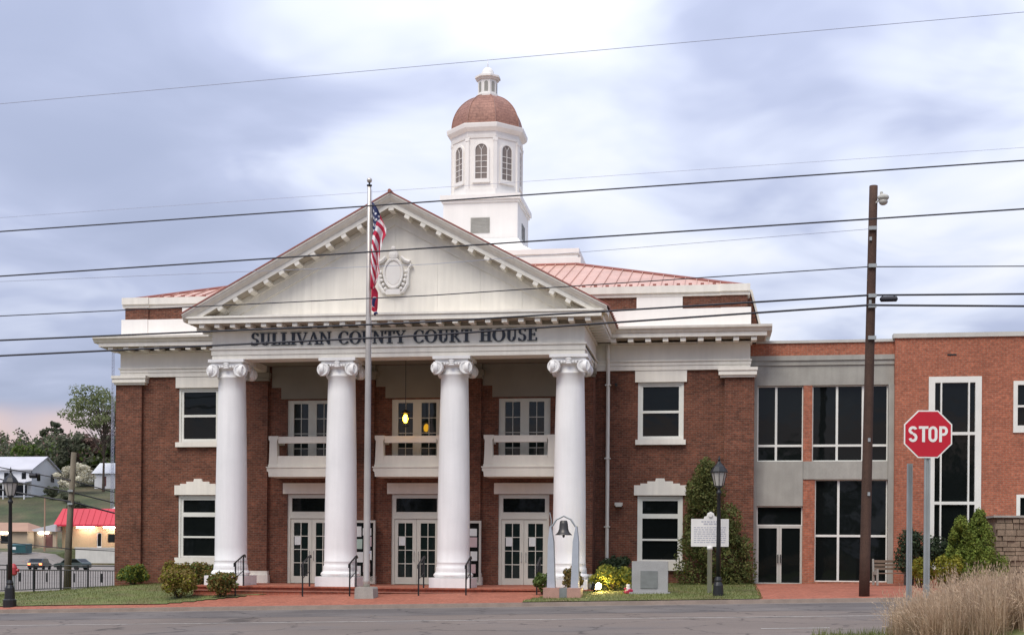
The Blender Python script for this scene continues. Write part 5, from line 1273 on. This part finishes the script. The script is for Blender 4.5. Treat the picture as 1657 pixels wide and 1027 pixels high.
t = thing('satellite_dish', 'white satellite dish on the grassy slope above the red roof', 'satellite dish', (-94.5, 172, G(-94.5,172)-.2), R(20))
obj('mast', MB().tube([(0,0,-.3),(0,0,1.2)], .06, 6), 'galv', t); mb = MB().lathe([(.02,.0),(.35,.05),(.7,.22),(.72,.24),(.35,.1),(.02,.04)], 18); mb.xf(Matrix.Translation((0,-.05,1.35)) @ Matrix.Diagonal((1,1,1.25,1)) @ Matrix.Rotation(R(75),4,'X')); obj('dish', mb, 'siding', t, smooth=True)
t = thing('radio_mast', 'thin grey lattice mast rising beside the left courthouse corner', 'mast', (-93.2, 168, G(-93.2,168)))
mb = MB()
for a in (0, 120, 240): mb.tube([(.28*math.cos(R(a)),.28*math.sin(R(a)),-1),(.22*math.cos(R(a)),.22*math.sin(R(a)),31)], .04, 4)
obj('mast_legs', mb, 'wire_grey', t)
mb = MB()
for k in range(50):
    for a in (0,120,240): mb.tube([(.26*math.cos(R(a)),.26*math.sin(R(a)),k*.62),(.26*math.cos(R(a+120)),.26*math.sin(R(a+120)),k*.62+.62)], .02, 3)
obj('mast_lattice', mb, 'wire_grey', t, kind='stuff')
# --- trees
def tree(label, X, Y, H, r, m, seed, n=2500, size=.35, trunk_r=.25, crown_z=.55, lumps=26, density=1.0, g=None, name='tree', grp='trees on the hill behind the left lot'):
    rng = random.Random(seed); g0 = (G(X, Y)-.2) if g is None else g
    t = thing(name, label, 'tree', (X, Y, g0), group=grp)
    mb = MB(); tips = []
    top = Vector((rng.uniform(-.3,.3), rng.uniform(-.3,.3), H*.8)); mid = Vector((rng.uniform(-.2,.2), rng.uniform(-.2,.2), H*.4))
    mb.tube([(0,0,-.5), (0,0,H*.12), mid, top], [trunk_r*1.4, trunk_r, trunk_r*.7, trunk_r*.2], 8)
    for i in range(lumps):
        q = rng.uniform(.25, 1.0); b0 = Vector((0,0,H*.12)).lerp(top, q); a = rng.uniform(0,6.28)
        zz = H*(crown_z+(rng.random()-.5)*1.6*(1-crown_z)); sp = r*math.sqrt(max(.08, 1-((zz/H-crown_z)/(1.02-crown_z))**2))*rng.uniform(.45,.95)
        tip = Vector((math.cos(a)*sp, math.sin(a)*sp, zz)); tips.append(tip)
        mb.tube([b0, b0.lerp(tip,.55)+Vector((0,0,.06*H)), tip], [trunk_r*.35, trunk_r*.2, trunk_r*.06], 5)
    obj('trunk', mb, 'bark', t)
    blobs = [((p.x,p.y,p.z), (r*rng.uniform(.13,.30),)*2+(r*rng.uniform(.10,.24),)) for p in tips]
    mb = MB(); leaf_cloud(mb, blobs, n, size, rng); obj('crown', mb, m, t)
    return t
tree('tall loose spring tree rising above the woods beside the courthouse corner', -113.6, 206, 21.5, 9.0, 'leaf_tree', 61, 5200, .30, .26, .80, 52)
tree('white blossoming tree between the house and the left utility pole', -117.5, 200, 6.2, 4.2, 'blossom', 62, 2600, .26, .2, .6, 26)
tree('round bright green tree above the roof of the white house', -137, 222, 9, 7.0, 'leaf_bright', 63, 2600, .4)
tree('bright green tree right of the white house roof', -123.5, 226, 9, 5.5, 'leaf_bright', 64, 2400, .4)
tree('dark conifer like tree standing above the skyline woods', -184, 315, 14.5, 3.6, 'leaf_wood', 65, 1500, .5, .3, .62)
tree('pinkish budding tree on the skyline beside the tall loose tree', -157, 300, 12.5, 5.5, 'leaf_bud', 66, 2200, .45)
tree('olive green tree behind the white cottage', -110, 232, 10, 6.5, 'leaf_wood', 68, 2600, .45)
for i, (X, Y, h, rr, lab) in enumerate(((-104,176,2.2,1.8,'dark rounded bush on the grassy slope above the tan shops'),(-112,188,1.8,1.7,'low dark bush on the slope below the white house'),(-92.5,182,2.4,2.0,'dark bush on the slope right of the satellite dish'),(-117,191,2.6,1.6,'bush at the right corner of the white house'))):
    shrub(lab, (X, Y, h), rr, 'leaf_wood', 80+i, 1400, .2, 12, 'bush', 'bushes on the hillside', 'hillside_bush')
for i, (X, Y, h, rr, m_, lab) in enumerate(((-129,222,11.5,5.5,'leaf_wood','dark green tree on the slope just left of the leaning utility pole top'),(-124,226,12.5,5.0,'leaf_bud','brownish budding tree behind the leaning utility pole top'),(-118.5,226,13.0,5.5,'leaf_wood','grey green tree behind the trunk of the tall loose tree'))):
    tree(lab, X, Y, h, rr, m_, 90+i, 3200, .36, .25, .55, 34)
# distant wood that reads as one mass
rng = random.Random(71); mb = MB(); blobs = []
for i in range(480):
    D = rng.uniform(232, 420); u = rng.uniform(-.50, -.22); X, Y = 12+D*(-.1521+u*.9884), -48.74+D*(.9884+u*.1521)
    if Y < 217: continue
    h = rng.uniform(6, 10.5); g = G(X, Y); r_ = rng.uniform(2.5, 4.5)
    for k in range(3): blobs.append(((X+rng.gauss(0,1.3), Y+rng.gauss(0,1.3), g+h*(.35+.28*k)), (r_*(1-.2*k), r_*(1-.2*k), h*.26)))
leaf_cloud(mb, blobs, 60000, .5, rng)
mb.m = [rng.choice((0,0,0,0,1,2)) for _ in mb.f]
for i in range(330):
    pass
obj('woodland', mb, ['leaf_wood','leaf_bright','leaf_bud'], label='distant spring woodland covering the hill on the left', cat='woodland', kind='stuff')

# unseen trees added behind the viewer so the windows mirror something dark
rng = random.Random(77); mb = MB(); blobs = []
for i in range(120):
    X = rng.uniform(-130, 150); Y = rng.uniform(-150, -112); h = rng.uniform(9, 17); r_ = rng.uniform(3.5, 6)
    for k in range(3): blobs.append(((X+rng.gauss(0,1.5), Y+rng.gauss(0,1.5), h*(.22+.3*k)), (r_*(1-.15*k), r_*(1-.15*k), h*.25)))
leaf_cloud(mb, blobs, 26000, .9, rng)
obj('woodland', mb, 'leaf_wood', label='unseen trees added behind the viewer for the windows to mirror darkly', cat='woodland', kind='stuff')
